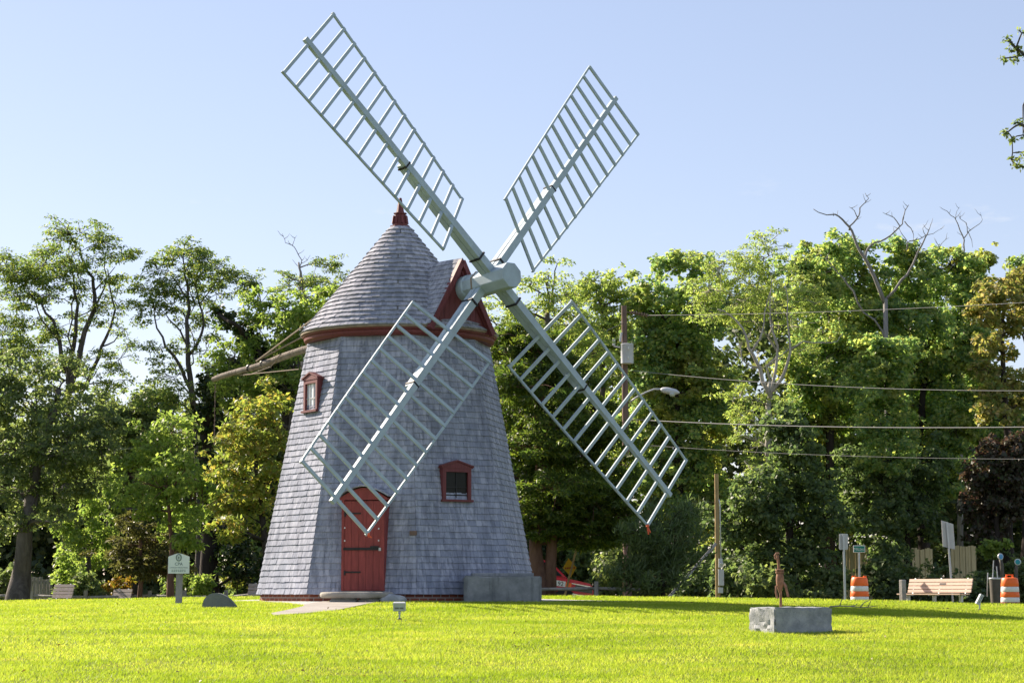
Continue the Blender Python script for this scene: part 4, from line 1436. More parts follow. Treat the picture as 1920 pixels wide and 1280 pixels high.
tree('maple_tree', 'full green maple behind the dead tree, over the wooden bench', 1730, 85,
     [(1730, 980), (1730, 850), (1732, 720), (1735, 600)], 0.26,
     [(1690, 470, 36, 24), (1730, 485, 46, 28), (1780, 490, 44, 28), (1830, 490, 40, 26), (1660, 520, 44, 32), (1715, 535, 56, 36), (1775, 545, 56, 38), (1835, 540, 40, 40), (1660, 590, 50, 40), (1720, 600, 60, 42), (1785, 615, 56, 46), (1650, 660, 54, 46), (1715, 680, 64, 48), (1780, 700, 56, 50), (1660, 745, 56, 50), (1725, 765, 66, 54), (1785, 790, 50, 54), (1655, 835, 60, 54), (1725, 855, 64, 54), (1650, 925, 56, 50), (1715, 940, 60, 50), (1775, 880, 50, 56), (1640, 650, 40, 30, 1, -8), (1680, 665, 44, 34, 1, -8), (1660, 720, 50, 40, 1, -8), (1665, 790, 50, 40, 1, -8), (1670, 850, 50, 40, 1, -8), (1800, 520, 30, 24, 1, 5), (1815, 640, 44, 50), (1820, 560, 40, 40)],
     'maple', L_MAP, B_DARK, 27, spread=0.9)
tree('maple_tree', 'dark lower maple with low hanging boughs behind the left traffic barrel', 1490, 74,
     [(1482, 1030), (1480, 940), (1478, 860)], 0.2,
     [(1400, 930, 46, 40), (1455, 920, 50, 40), (1510, 905, 50, 40), (1370, 985, 46, 40), (1430, 985, 56, 40), (1495, 980, 54, 40), (1545, 960, 40, 40), (1445, 950, 40, 40), (1400, 1035, 46, 30), (1460, 1040, 50, 30), (1520, 1030, 46, 30), (1500, 840, 44, 40), (1460, 800, 40, 40)],
     'maple', L_MAPD, B_DARK, 28, dens=1.1)
tree('maple_tree', 'deep green maple overhanging the wooden bench', 1700, 80,
     [(1702, 1040), (1700, 960), (1698, 880)], 0.2,
     [(1640, 890, 50, 44), (1700, 880, 56, 44), (1620, 950, 44, 40), (1680, 950, 56, 42), (1740, 930, 46, 44), (1650, 1000, 40, 30, .8), (1720, 995, 44, 34, .8), (1600, 880, 36, 40), (1662, 900, 50, 40, 1, -2), (1668, 970, 46, 40, 1, -2), (1665, 1030, 40, 30, 1, -2)],
     'maple', L_MAPD, B_DARK, 29, dens=1.05)
tree('orange_maple', 'maple turning orange at the right edge with sky gaps beneath it', 1895, 78,
     [(1890, 1000), (1888, 880), (1885, 760), (1880, 660), (1882, 580)], 0.2,
     [(1895, 525, 40, 24), (1870, 555, 40, 26), (1910, 570, 40, 30), (1850, 595, 34, 24), (1890, 610, 44, 24), (1830, 580, 24, 18), (1855, 540, 26, 16), (1900, 760, 34, 26), (1862, 780, 34, 24, .8), (1840, 640, 30, 20), (1870, 655, 40, 20, .8), (1835, 690, 26, 18, .8), (1880, 705, 44, 22, .8), (1915, 720, 30, 26), (1850, 735, 36, 22, .8)],
     'maple', L_ORA, B_DARK, 30)
tree('maple_tree', 'tall green maple at the right edge behind the orange one', 1925, 86,
     [(1925, 950), (1925, 800), (1925, 650)], 0.24,
     [(1912, 492, 26, 20), (1930, 520, 40, 34), (1930, 590, 40, 44), (1850, 790, 50, 44), (1905, 790, 44, 46), (1930, 850, 40, 50), (1860, 850, 50, 44), (1825, 740, 36, 44)],
     'maple', L_MAP, B_DARK, 31)
tree('purple_beech', 'dark brownish purple tree at the right edge above the right traffic barrel', 1868, 76,
     [(1868, 1060), (1868, 980), (1870, 900)], 0.16,
     [(1860, 850, 44, 36), (1905, 860, 40, 40), (1840, 900, 40, 36), (1885, 910, 46, 38), (1835, 955, 40, 34), (1880, 960, 46, 34), (1915, 950, 30, 40), (1855, 1000, 36, 20, .7)],
     'maple', L_PUR, B_DARK, 32, dens=1.05)
tree('leafy_sapling', 'yellow lit sapling leaves over the grey bin by the right barrel', 1858, 74,
     [(1862, 1060), (1860, 1030)], 0.025,
     [(1856, 1030, 14, 10), (1845, 1020, 10, 8), (1868, 1022, 10, 8), (1886, 1020, 6, 6)],
     'maple', L_BRI, B_DARK, 33, spread=0.1, dens=1.2)
for i, (px, py, rx, ry, Y, mt, lab) in enumerate([
        (1385, 1080, 44, 34, 73, L_MAPD, 'dark undergrowth shrub right of the yellow service post'),
        (1440, 1090, 46, 30, 72, L_OAK, 'dark undergrowth shrub behind the rusty pump'),
        (1500, 1085, 46, 34, 74, L_MAPD, 'dark undergrowth shrub between the pump and the first road sign'),
        (1555, 1090, 40, 32, 73, L_OAK, 'dark undergrowth shrub left of the first road sign post'),
        (1655, 1085, 34, 34, 75, L_SHR, 'pale leaved undergrowth shrub right of the left barrel'),
        (1705, 1090, 30, 30, 76, L_OAK, 'dark undergrowth shrub behind the left end of the bench'),
        (1770, 1100, 44, 26, 76, L_MAPD, 'dark undergrowth shrub seen under the bench'),
        (1845, 1100, 40, 30, 72, L_SHR, 'dark undergrowth shrub left of the right barrel'),
        (1905, 1085, 30, 40, 77, L_OAK, 'dark undergrowth shrub behind the right barrel'),
        (1310, 1085, 44, 36, 75, L_MAPD, 'dark undergrowth shrub left of the yellow service post'),
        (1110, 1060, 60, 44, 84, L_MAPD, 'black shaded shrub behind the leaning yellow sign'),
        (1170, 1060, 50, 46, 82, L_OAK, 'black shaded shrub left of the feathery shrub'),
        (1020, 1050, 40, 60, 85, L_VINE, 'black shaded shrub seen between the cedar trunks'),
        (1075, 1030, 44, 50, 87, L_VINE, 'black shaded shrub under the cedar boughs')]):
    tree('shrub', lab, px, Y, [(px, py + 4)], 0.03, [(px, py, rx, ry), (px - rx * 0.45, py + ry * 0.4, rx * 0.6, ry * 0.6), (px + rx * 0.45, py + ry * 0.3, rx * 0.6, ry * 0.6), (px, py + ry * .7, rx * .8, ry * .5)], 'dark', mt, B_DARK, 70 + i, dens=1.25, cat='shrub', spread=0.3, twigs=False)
# a tree outside the frame whose boughs hang into the top right corner
tree('overhanging_tree', 'leafy boughs reaching into the top right corner from a tree outside the frame', 2330, 36,
     [(2320, 800), (2300, 500), (2280, 250), (2260, 60)], 0.22,
     [(1905, 88, 14, 10), (1893, 74, 8, 6), (1916, 60, 8, 8), (1922, 105, 12, 12), (1884, 108, 8, 6), (1900, 108, 8, 7), (1914, 232, 14, 6), (1890, 246, 10, 5), (1898, 260, 9, 6), (1918, 252, 10, 6), (1896, 299, 14, 5), (1914, 290, 12, 6), (1904, 312, 7, 5), (1920, 312, 8, 6), (1950, 90, 20, 16), (1960, 240, 24, 14), (1960, 290, 20, 14), (2050, 150, 60, 50), (2080, 300, 70, 50), (2200, 100, 80, 60), (2250, 260, 90, 60), (2350, 150, 90, 90)],
     'bough', L_OAK, B_GREY, 34, spread=0.15, depth=0.8, dens=1.5)

# far wood closing the view behind everything
rngf = np.random.default_rng(99)
quads = []
prof_x = [-500, 0, 190, 330, 420, 560, 900, 1000, 1200, 1400, 1600, 1760, 1840, 1870, 1935, 2500]
prof_y = [700, 800, 800, 800, 720, 640, 640, 640, 600, 540, 540, 540, 620, 740, 740, 700]
for i in range(3000):
    px = rngf.uniform(-420, 2350)
    topy = np.interp(px, prof_x, prof_y) + rngf.normal() * 18
    py = topy + (1140 - topy) * rngf.random() ** 0.9
    Y = rngf.uniform(93, 106)
    c = np.array(at(px, py, Y))
    n = 70
    v = rngf.normal(size=(n, 3))
    v /= np.linalg.norm(v, axis=1, keepdims=True)
    v *= rngf.random((n, 1)) ** 0.4
    P = c + v * np.array([1.0, 0.9, 0.75])
    quads.append(leaf_quads(P, 0.34, rngf.normal(size=(n, 3)) * 0.8 + np.array([0, 0, 0.6]) + v * 0.5, rngf, 0.75, 0.18))
fw = np_mesh('far_woodland', np.concatenate(quads), 4, L_FAR)
fw['kind'] = 'stuff'
tag(fw, 'dark mass of far woodland filling the gaps behind the nearer trees', 'woodland')
#@@SECTION3@@
# ------------------------------------------------------------------ path, gravel bed (thin sheets draped on the lawn)
def drape(name, poly, mat, dz, step=0.12, thick=0.05):
    """polygon in plan draped over the ground as a grid clipped to the outline"""
    bm = bmesh.new()
    vs = [bm.verts.new((x, y, 0)) for x, y in poly]
    bm.faces.new(vs)
    xs_, ys_ = [p[0] for p in poly], [p[1] for p in poly]
    for ax_, lo, hi in ((0, min(xs_), max(xs_)), (1, min(ys_), max(ys_))):
        c = lo + step * 3
        while c < hi:
            no = (1, 0, 0) if ax_ == 0 else (0, 1, 0)
            co = (c, 0, 0) if ax_ == 0 else (0, c, 0)
            bmesh.ops.bisect_plane(bm, geom=bm.verts[:] + bm.edges[:] + bm.faces[:], plane_co=co, plane_no=no)
            c += step * 3
    ret = bmesh.ops.extrude_face_region(bm, geom=bm.faces[:])
    top = {e for e in ret['geom'] if isinstance(e, bmesh.types.BMVert)}
    for v in bm.verts:
        v.co.z = gzf(v.co.x, v.co.y) + (dz if v in top else dz - thick)
    bmesh.ops.recalc_face_normals(bm, faces=bm.faces[:])
    me = bpy.data.meshes.new(name)
    bm.to_mesh(me)
    bm.free()
    me.materials.append(mat)
    o = bpy.data.objects.new(name, me)
    C.objects.link(o)
    return struct(o)


def pix_ground(px, py):
    """where the ray through a photo pixel meets the lawn"""
    Y = 15.0
    while Y < 60:
        q = at(px, py, Y)
        if q.z < gzf(q.x, Y):
            break
        Y += 0.05
    return (q.x, Y)


PATH = [pix_ground(x, y) for x, y in ((606, 1128.5), (714, 1128.5), (690, 1133), (660, 1139), (625, 1146), (575, 1151), (515, 1155), (508, 1151), (540, 1144.5), (568, 1138), (572, 1134))]
GRAV = [pix_ground(x, y) for x, y in ((600, 1136), (572, 1134.5), (540, 1131), (500, 1129.5), (455, 1128))] + [(-6.3, 44.4), (-5.6, 46.4), (-4.0, 47.6), (-1.6, 47.9), (0.6, 46.6), (1.6, 45.2), (2.6, 44.2), (2.2, 43.6), (1.1, 43.0), (0.6, 42.0), (-1.0, 41.3), (-2.2, 41.35), (-2.4, 41.6), (-3.6, 41.6)]
drape('path', PATH, M_PATH, 0.022)
drape('gravel_bed', GRAV, M_GRAVEL, 0.012)


def ground_pt(px, Y):
    x = (px - 960) / FPX * Y / math.cos(PITCH) * (math.cos(PITCH) ** 2 if False else 1)
    p = at(px, 1120, Y)
    return Vector((p.x, Y, gzf(p.x, Y)))


def rough(mb, co, size, seed, amp, bev=0.02, cuts=6, M=None, faces=None):
    """box with worn, irregular faces"""
    rng = np.random.default_rng(seed)
    bm = bmesh.new()
    bmesh.ops.create_cube(bm, size=1)
    for v in bm.verts:
        v.co = Vector((v.co.x * size[0], v.co.y * size[1], v.co.z * size[2]))
    if bev:
        bmesh.ops.bevel(bm, geom=bm.edges[:], offset=bev, segments=2, affect='EDGES')
    bmesh.ops.subdivide_edges(bm, edges=[e for e in bm.edges if e.calc_length() > 0.12], cuts=cuts, use_grid_fill=True)
    bm.normal_update()
    for v in bm.verts:
        a = amp(v.co) if callable(amp) else amp
        v.co += v.normal * rng.normal() * a
    mb.bm(bm, M if M is not None else Matrix.Translation(co))


def RZ(a):
    return Matrix.Rotation(R(a), 4, 'Z')


# ---- stones by the mill
st = MB()
p = ground_pt(669, 41.15)
prf = [(0.0, 0.0), (0.70, 0.0), (0.735, 0.03), (0.745, 0.085), (0.72, 0.12), (0.69, 0.128), (0.0, 0.132)]
stn = [(r * 1.0, z) for r, z in prf]
msz = zof(1119, 41.15) - 0.015
st.lathe([(0.02, 0), (0.665, 0.0), (0.70, 0.025), (0.712, 0.07), (0.69, 0.105), (0.65, 0.115), (0.02, 0.118)], (0, 0, 0), 40)
rg = np.random.default_rng(3)
st.v = [(x * (1 + 0.012 * math.sin(5 * math.atan2(y, x)) + rg.normal() * 0.004) + p.x, y * 0.55 + p.y, z + msz + rg.normal() * 0.002) for x, y, z in st.v]
tag(st.build('millstone_step', M_MILLST, smooth=True, ang=50), 'thick rounded stone slab forming the step below the red door', 'step')
for i, (px, w, s) in enumerate(((645, 0.52, 1), (694, 0.42, 2))):
    mb = MB()
    q = ground_pt(px, 41.1)
    rough(mb, None, (w, 0.34, 0.22), s, 0.008, 0.03, 3, Matrix.Translation((q.x, 41.12, msz - 0.11)))
    tag(mb.build('support_stone', M_GRAN, smooth=True, ang=40), ['wide flat stone holding up the left part of the door step', 'shorter flat stone holding up the right part of the door step'][i], 'stone', 'stones under the door step')
mb = MB()
q = ground_pt(736, 41.0)
bm = bmesh.new()
bmesh.ops.create_icosphere(bm, subdivisions=3, radius=1)
for v in bm.verts:
    v.co = Vector((v.co.x * 0.26, v.co.y * 0.2, v.co.z * 0.14)) * (1 + 0.09 * math.sin(7 * v.co.x + 3 * v.co.z))
mb.bm(bm, Matrix.Translation((q.x, q.y, q.z + 0.03)))
tag(mb.build('field_stone', M_GRAN, smooth=True), 'low rounded field stone half sunk in grass right of the door step', 'stone')

# ---- concrete block
cz0, cz1 = gzf(-0.2, 41.6) - 0.1, zof(1080, 41.45)
mb = MB()
bw = (1014 - 869) / FPX * 41.4
bx0 = at(941.5, 1100, 41.4).x
rough(mb, None, (bw, 0.95, cz1 - cz0), 5, lambda c: 0.004, 0.022, 9, Matrix.Translation((bx0, 41.9, (cz0 + cz1) / 2)) @ RZ(1.5))
cb_ = tag(mb.build('concrete_block', M_CONC, smooth=True, ang=35), 'long weathered concrete block lying against the right foot of the mill', 'concrete block')
mb = MB()
mb.box((bx0 + 0.0, 42.1, cz1 + 0.035), (bw * 0.8, 0.5, 0.06), RZ(4), bev=0.012)
tag(mb.build('flat_slab', M_CONC), 'thin grey slab lying on top of the concrete block', 'slab')

# ---- granite trough and pump
Yg = 29.6
gxl, gxr = at(1411, 1160, Yg).x, at(1570, 1160, Yg).x
gtop = zof(1138, Yg)
gbot = gzf((gxl + gxr) / 2, Yg) - 0.12
mb = MB()
gl = (gxr - gxl)
GR, GD = 30, 0.60
L_ = (gl - GD * math.sin(R(GR))) / math.cos(R(GR))
rough(mb, None, (L_, GD, gtop - gbot), 8, lambda c: 0.011 if c.x < -L_ * 0.42 else (0.016 if c.z < -0.12 else 0.006), 0.02, 9, Matrix.Translation(((gxl + gxr) / 2, Yg + 0.45, (gtop + gbot) / 2)) @ RZ(GR))
tag(mb.build('granite_trough', M_GRAN, smooth=True, ang=30), 'rough cut granite block with a split left end standing alone on the lawn', 'granite block')
Yp = 30.9
px_ = at(1464, 1130, Yp).x
zp = lambda y: zof(y, Yp)
pump = thing('hand_pump', 'rusty old hand pump rising behind the granite block', 'pump', (px_, Yp, gzf(px_, Yp)))
mb = MB()
mb.tube([(px_, Yp, gzf(px_, Yp) - 0.1), (px_, Yp, zp(1106))], 0.021, 10)
mb.build('pipe', M_RUST, pump, smooth=True, ang=40)
mb = MB()
xb = px_ - 0.008
mb.lathe([(0.022, zp(1110)), (0.03, zp(1105)), (0.046, zp(1099)), (0.056, zp(1092)), (0.058, zp(1084)), (0.05, zp(1077)), (0.046, zp(1075)),
          (0.062, zp(1074.5)), (0.064, zp(1071.5)), (0.048, zp(1071)), (0.05, zp(1070)), (0.064, zp(1069.5)), (0.062, zp(1067.5)), (0.03, zp(1067))], (xb, Yp, 0), 20)
mb.build('pump_body', M_RUST, pump, smooth=True, ang=40)
mb = MB()
mb.beam((xb - 0.01, Yp, zp(1068)), (xb - 0.028, Yp, zp(1041)), 0.034, 0.03, (0, 1, 0))
mb.tube([(xb - 0.03, Yp - 0.018, zp(1049)), (xb - 0.062, Yp - 0.018, zp(1047)), (xb - 0.07, Yp - 0.018, zp(1042)), (xb - 0.05, Yp - 0.018, zp(1038)), (xb - 0.008, Yp - 0.018, zp(1037.5))], [0.016, 0.017, 0.016, 0.015, 0.013], 8)
mb.build('lever_arm', M_RUST, pump, smooth=True, ang=40)
mb = MB()
mb.tube([(xb + 0.02, Yp, zp(1099)), (xb + 0.052, Yp - 0.03, zp(1093)), (xb + 0.075, Yp - 0.05, zp(1098)), (xb + 0.088, Yp - 0.06, zp(1107)), (xb + 0.108, Yp - 0.07, zp(1118))], [0.024, 0.024, 0.021, 0.018, 0.02], 10)
mb.build('spout', M_RUST, pump, smooth=True, ang=40)
mb = MB()
mb.tube([(xb - 0.02, Yp, zp(1098)), (xb - 0.058, Yp - 0.02, zp(1099)), (xb - 0.062, Yp - 0.03, zp(1110)), (xb - 0.045, Yp - 0.03, zp(1121))], [0.014, 0.016, 0.014, 0.016], 8)
mb.tube([(xb - 0.05, Yp, zp(1104)), (xb - 0.075, Yp - 0.01, zp(1112))], [0.012, 0.008], 6)
mb.build('pump_handle', M_RUST, pump, smooth=True, ang=40)

# ---- white notice board on post
Ys = 41.0
sx = at(335, 1070, Ys).x
zs = lambda y: zof(y, Ys)
sign = thing('notice_sign', 'white notice board with pointed top and green emblem on a wooden post', 'sign', (sx, Ys, gzf(sx, Ys)), R(4))
mb = MB()
mb.beam((sx + 0.0, Ys + 0.06, gzf(sx, Ys) - 0.15), (sx + 0.01, Ys + 0.06, zs(1050)), 0.115, 0.10, (0, 1, 0))
mb.build('post', M_WOODG, sign)
mb = MB()
hw = 0.202
zb, ze, zt = zs(1075) - zs(1075), zs(1044) - zs(1075), zs(1037.5) - zs(1075)
ol = [(-hw, 0.0), (hw, 0.0), (hw, ze), (hw * 0.93, ze + 0.008), (hw * 0.3, zt - 0.012), (0, zt), (-hw * 0.3, zt - 0.012), (-hw * 0.93, ze + 0.008), (-hw, ze)]
MS = Matrix.Translation((sx, Ys, zs(1075))) @ Matrix(((1, 0, 0, 0), (0, 0, 1, 0), (0, 1, 0, 0), (0, 0, 0, 1)))
mb.prism(ol, -0.012, 0.012, MS)
board = mb.build('board', M_SIGNW, sign)


def text(s, size, M, mat, parent, name='lettering', extr=0.001):
    cu = bpy.data.curves.new(name, 'FONT')
    cu.body = s
    cu.size = size
    cu.align_x = 'CENTER'
    cu.extrude = extr
    cu.resolution_u = 3
    tmp = bpy.data.objects.new(name + '_tmp', cu)
    C.objects.link(tmp)
    dg = bpy.context.evaluated_depsgraph_get()
    dg.update()
    me = bpy.data.meshes.new_from_object(tmp.evaluated_get(dg))
    bpy.data.objects.remove(tmp)
    bpy.data.curves.remove(cu)
    me.transform(M)
    me.materials.clear()
    me.materials.append(mat)
    me.name = name
    o = bpy.data.objects.new(name, me)
    C.objects.link(o)
    o.parent = parent
    o.matrix_parent_inverse = parent_world(parent).inverted()
    return o


def TM(x, y, z, rz=0, tilt=0):
    return Matrix.Translation((x, y, z)) @ RZ(rz) @ Matrix.Rotation(R(tilt), 4, 'Y') @ Matrix.Rotation(R(90), 4, 'X')


fy = Ys - 0.014
text('CPA', 0.082, TM(sx, fy, zs(1060)), M_INK, board)
text('COMMUNITY PRESERVATION', 0.026, TM(sx, fy, zs(1065)), M_INK, board)
mb = MB()
for i in range(2):
    for j in range(7):
        mb.box((sx - 0.12 + j * 0.04, fy, zs(1068.5 + i * 2.6)), (0.028 + 0.008 * ((i + j) % 3 - 1), 0.003, 0.009))
mb.build('small_print', M_INK, board)
em = MB()
ez = zs(1045.5)
pts = [(sx + 0.05 * math.cos(t), fy, ez + 0.066 * math.sin(t)) for t in np.linspace(0, 2 * math.pi, 25)]
em.tube(pts, 0.006, 5, cap=False)
pts = [(sx + 0.035 * math.cos(t), fy, ez + 0.05 * math.sin(t)) for t in np.linspace(0, 2 * math.pi, 21)]
em.tube(pts, 0.003, 4, cap=False)
em.tube([(sx, fy, ez - 0.035), (sx, fy, ez + 0.0), (sx + 0.003, fy, ez + 0.03)], [0.004, 0.012, 0.004], 6)
em.build('emblem', M_INK, board)

# ---- memorial stone
Yb = 38.2
mb = MB()
x0, x1 = at(378, 1130, Yb).x, at(443, 1130, Yb).x
zb = zof(1137, Yb)
out = [(378, 1140), (380, 1128), (384, 1120), (391, 1114), (400, 1111), (410, 1111), (419, 1114), (428, 1120), (436, 1128), (443, 1137), (444, 1142)]
poly = [(at(x, y, Yb).x, at(x, y, Yb).z) for x, y in out][::-1]
MB_ = Matrix(((1, 0, 0, 0), (0, 0, 1, 0), (0, 1, 0, 0), (0, 0, 0, 1)))
mb.prism(poly, Yb - 0.02, Yb + 0.24, MB_)
bm = bmesh.new()
vv = [bm.verts.new(v) for v in mb.v]
for f in mb.f:
    bm.faces.new([vv[i] for i in f])
bmesh.ops.recalc_face_normals(bm, faces=bm.faces[:])
bmesh.ops.bevel(bm, geom=[e for e in bm.edges], offset=0.02, segments=2, affect='EDGES')
mb = MB()
mb.bm(bm)
tag(mb.build('memorial_stone', M_SLATE, smooth=True, ang=40), 'grey green humped stone set in the lawn left of the mill', 'stone')

# ---- floodlights in the grass


def floodlight(px, py_base, Y, face, label, roll=0.0, dim=(0.185, 0.085, 0.135)):
    p = at(px, py_base, Y)
    z0 = gzf(p.x, Y)
    root = thing('floodlight', label, 'floodlight', (p.x, Y, z0), 0, 'floodlights in the lawn')
    mb = MB()
    mb.lathe([(0.032, z0 - 0.05), (0.034, z0 + 0.03), (0.028, z0 + 0.042)], (p.x, Y, 0), 12)
    mb.build('base', M_BLACK, root)
    mb = MB()
    mb.tube([(p.x, Y, z0 + 0.035), (p.x, Y, z0 + 0.115)], 0.014, 8)
    mb.box((p.x, Y, z0 + 0.125), (0.04, 0.03, 0.035), bev=0.004)
    mb.build('stem', M_GALV, root)
    rz, tl = face
    MH = Matrix.Translation((p.x, Y, z0 + 0.215)) @ RZ(rz) @ Matrix.Rotation(R(roll), 4, 'Y') @ Matrix.Rotation(R(tl), 4, 'X') @ Matrix.Diagonal((dim[0] / 0.185, dim[1] / 0.085, dim[2] / 0.135, 1))
    mb = MB()
    mb.box(MH @ Vector((0, 0, 0)), (0.185, 0.085, 0.135), MH, bev=0.012)
    mb.box(MH @ Vector((0, -0.047, 0.056)), (0.19, 0.02, 0.024), MH)
    for sx_ in (-1, 1):
        mb.box(MH @ Vector((sx_ * 0.084, -0.047, -0.008)), (0.016, 0.016, 0.1), MH)
    head = mb.build('lamp_head', M_LAMPG, root)
    mb = MB()
    mb.box(MH @ Vector((0, -0.045, -0.008)), (0.148, 0.008, 0.10), MH)
    mb.build('lens', M_LENS, head)
    mb = MB()
    for s_ in (-1, 1):
        mb.box(MH @ Vector((s_ * 0.034, -0.051, -0.014)), (0.058, 0.005, 0.024), MH)
    mb.build('reflector_strip', M_LAMPG if False else M_SLATE, head)
    return root


floodlight(749, 1163, 32.6, (-3, 12), 'grey floodlight on a short black stand in the lawn below the mill')
fl2 = floodlight(1837, 1146, 40.0, (0, 5), 'small pale floodlight tilted sideways in the grass in front of the right barrel', -62, (0.2, 0.085, 0.075))

# ---- traffic barrels


def barrel(px, Y, label, handle, tilt=0.0, lab_group='traffic barrels along the kerb'):
    p = ground_pt(px, Y)
    root = thing('traffic_barrel', label, 'traffic barrel', p, 0, lab_group)
    T = Matrix.Translation(p)
    sc = 1.0
    segs = [(0.285, 0.278, 0.0, 0.19, M_RUBBER, 'base_ring'), (0.272, 0.262, 0.19, 0.335, M_REFL, 'reflective_band'), (0.272, 0.256, 0.335, 0.49, M_ORANGE, 'drum'),
            (0.262, 0.25, 0.49, 0.645, M_REFL, 'reflective_band'), (0.256, 0.235, 0.645, 0.865, M_ORANGE, 'drum')]
    for ra, rb, za, zb_, mt, nm in segs:
        mb = MB()
        mb.lathe([(ra, za + 0.002), (ra + 0.006, za + 0.012), (rb + 0.006, zb_ - 0.012), (rb, zb_ - 0.002)], p, 32)
        mb.build(nm, mt, root, smooth=True, ang=40)
    mb = MB()
    if handle:
        mb.lathe([(0.235, 0.865), (0.22, 0.895), (0.15, 0.91)], p, 32)
        mb.beam(p + Vector((-0.10, 0, 0.90)), p + Vector((-0.085, 0, 0.975)), 0.05, 0.035, (0, 1, 0))
        mb.beam(p + Vector((0.10, 0, 0.90)), p + Vector((0.085, 0, 0.975)), 0.05, 0.035, (0, 1, 0))
        mb.beam(p + Vector((-0.11, 0, 0.985)), p + Vector((0.11, 0, 0.985)), 0.035, 0.04, (0, 1, 0))
    else:
        mb.lathe([(0.235, 0.865), (0.215, 0.90), (0.17, 0.91)], p, 32)
        for s_ in (-1, 1):
            mb.beam(p + Vector((s_ * 0.17, 0, 0.90)), p + Vector((s_ * 0.17, 0, 0.945)), 0.10, 0.05, (0, 1, 0))
    mb.build('barrel_top', M_ORANGE, root, smooth=True, ang=40)
    return root


barrel(1612, 64, 'orange and white traffic barrel below the green street sign', False)
barrel(1894, 63, 'orange and white traffic barrel with a carrying loop at the right edge', True)

# ---- benches


def bench(px, Y, rz, length, mslat, label, plaque=False, cat='bench', group=None, boxy=None, legs=3, dz=0.0):
    p = ground_pt(px, Y) + Vector((0, 0, dz))
    root = thing('park_bench', label, cat, p, R(rz), group)
    T = Matrix.Translation(p) @ RZ(rz)           # local: x along, -y front
    mb = MB()
    for i in range(4):
        c = Vector((0, -0.36 + i * 0.115, 0.43))
        mb.box(T @ c, (length, 0.098, 0.04), T, bev=0.006)
    mb.build('seat', mslat, root)
    mb = MB()
    Tb = T @ Matrix.Translation((0, 0.09, 0.47)) @ Matrix.Rotation(R(-14), 4, 'X')
    for i in range(4):
        mb.box(Tb @ Vector((0, 0, 0.055 + i * 0.112)), (length, 0.035, 0.096), Tb, bev=0.006)
    back = mb.build('backrest', mslat, root)
    if plaque:
        mb = MB()
        mb.box(Tb @ Vector((0.12, -0.02, 0.055 + 2 * 0.112)), (0.26, 0.006, 0.05), Tb)
        mb.build('plaque', M_IRON, back)
    for i in range(legs):
        x = -length / 2 + 0.22 + (length - 0.44) * i / max(1, legs - 1)
        mb = MB()
        mb.box(T @ Vector((x, -0.12, 0.20)), (0.09, 0.09, 0.42), T)
        mb.box(T @ Vector((x, -0.15, 0.40)), (0.06, 0.44, 0.035), T)
        mb.beam(T @ Vector((x, 0.07, 0.41)), T @ Vector((x, 0.225, 0.92)), 0.05, 0.03, T.to_3x3() @ Vector((0, 1, 0)))
        mb.build('leg', M_GALV, root)
    return root


bench(1757, 66, -54, 2.6, M_BENCH, 'tan slatted park bench with a small dark plaque between the two traffic barrels', True)
bench(112, 67, -38, 0.95, M_BENCHG, 'grey slatted bench in front of the dark rounded shrub on the left', group='weathered benches along the left fence', legs=2, dz=-0.12)
bench(222, 67.5, -40, 0.9, M_BENCHG, 'weathered bench below the orange tipped shrub', group='weathered benches along the left fence', legs=2, dz=-0.22)
bench(302, 68, 0, 0.68, M_BENCHG, 'top of a grey bench half hidden by the lawn left of the white sign', group='weathered benches along the left fence', legs=2, dz=-0.42)
bench(372, 70, 0, 0.4, M_BENCHG, 'top of a reddish grey bench just left of the humped stone', group='weathered benches along the left fence', legs=2, dz=-0.42)
bench(484, 66, -12, 0.75, M_BENCHG, 'grey bench half hidden behind the left foot of the mill', group='weathered benches along the left fence', legs=2, dz=-0.22)
# planter tub on the second bench side
mb = MB()
q = ground_pt(218, 67)
# grey post beside the tan bench
mb = MB()
q = ground_pt(1693, 64.5)
mb.box(q + Vector((0, 0, 0.40)), (0.155, 0.155, 0.90), RZ(30), bev=0.02)
tag(mb.build('bollard', M_WOODG), 'square grey wooden post left of the tan bench', 'post')

# ---- road signs


def sign_back(name, label, corners, pole, Y, rz, pole_w=0.06):
    base = ground_pt(pole[1][0], Y)
    root = thing(name, label, 'road sign', base)
    a, b = at(*pole[0], Y), at(*pole[1], Y)
    b = Vector((b.x, Y, min(b.z, gzf(b.x, Y) - 0.05)))
    mb = MB()
    mb.beam(b + Vector((0, 0.0, 0)), a, pole_w, 0.04, (0, 1, 0))
    mb.build('pole', M_GALV, root)
    pts = [at(x, y, Y + 0.06) for x, y in corners]
    mb = MB()
    ctr = sum(pts, Vector()) / len(pts)
    vs = [v + Vector((0, 0.0, 0)) for v in pts] + [v + Vector((0, 0.02, 0)) for v in pts]
    n = len(pts)
    fs = [tuple(range(n)), tuple(range(2 * n - 1, n - 1, -1))] + [(k, k + n, (k + 1) % n + n, (k + 1) % n) for k in range(n)]
    mb.add(vs, fs)
    mb.build('sign_panel', M_PANEL, root)
    return root


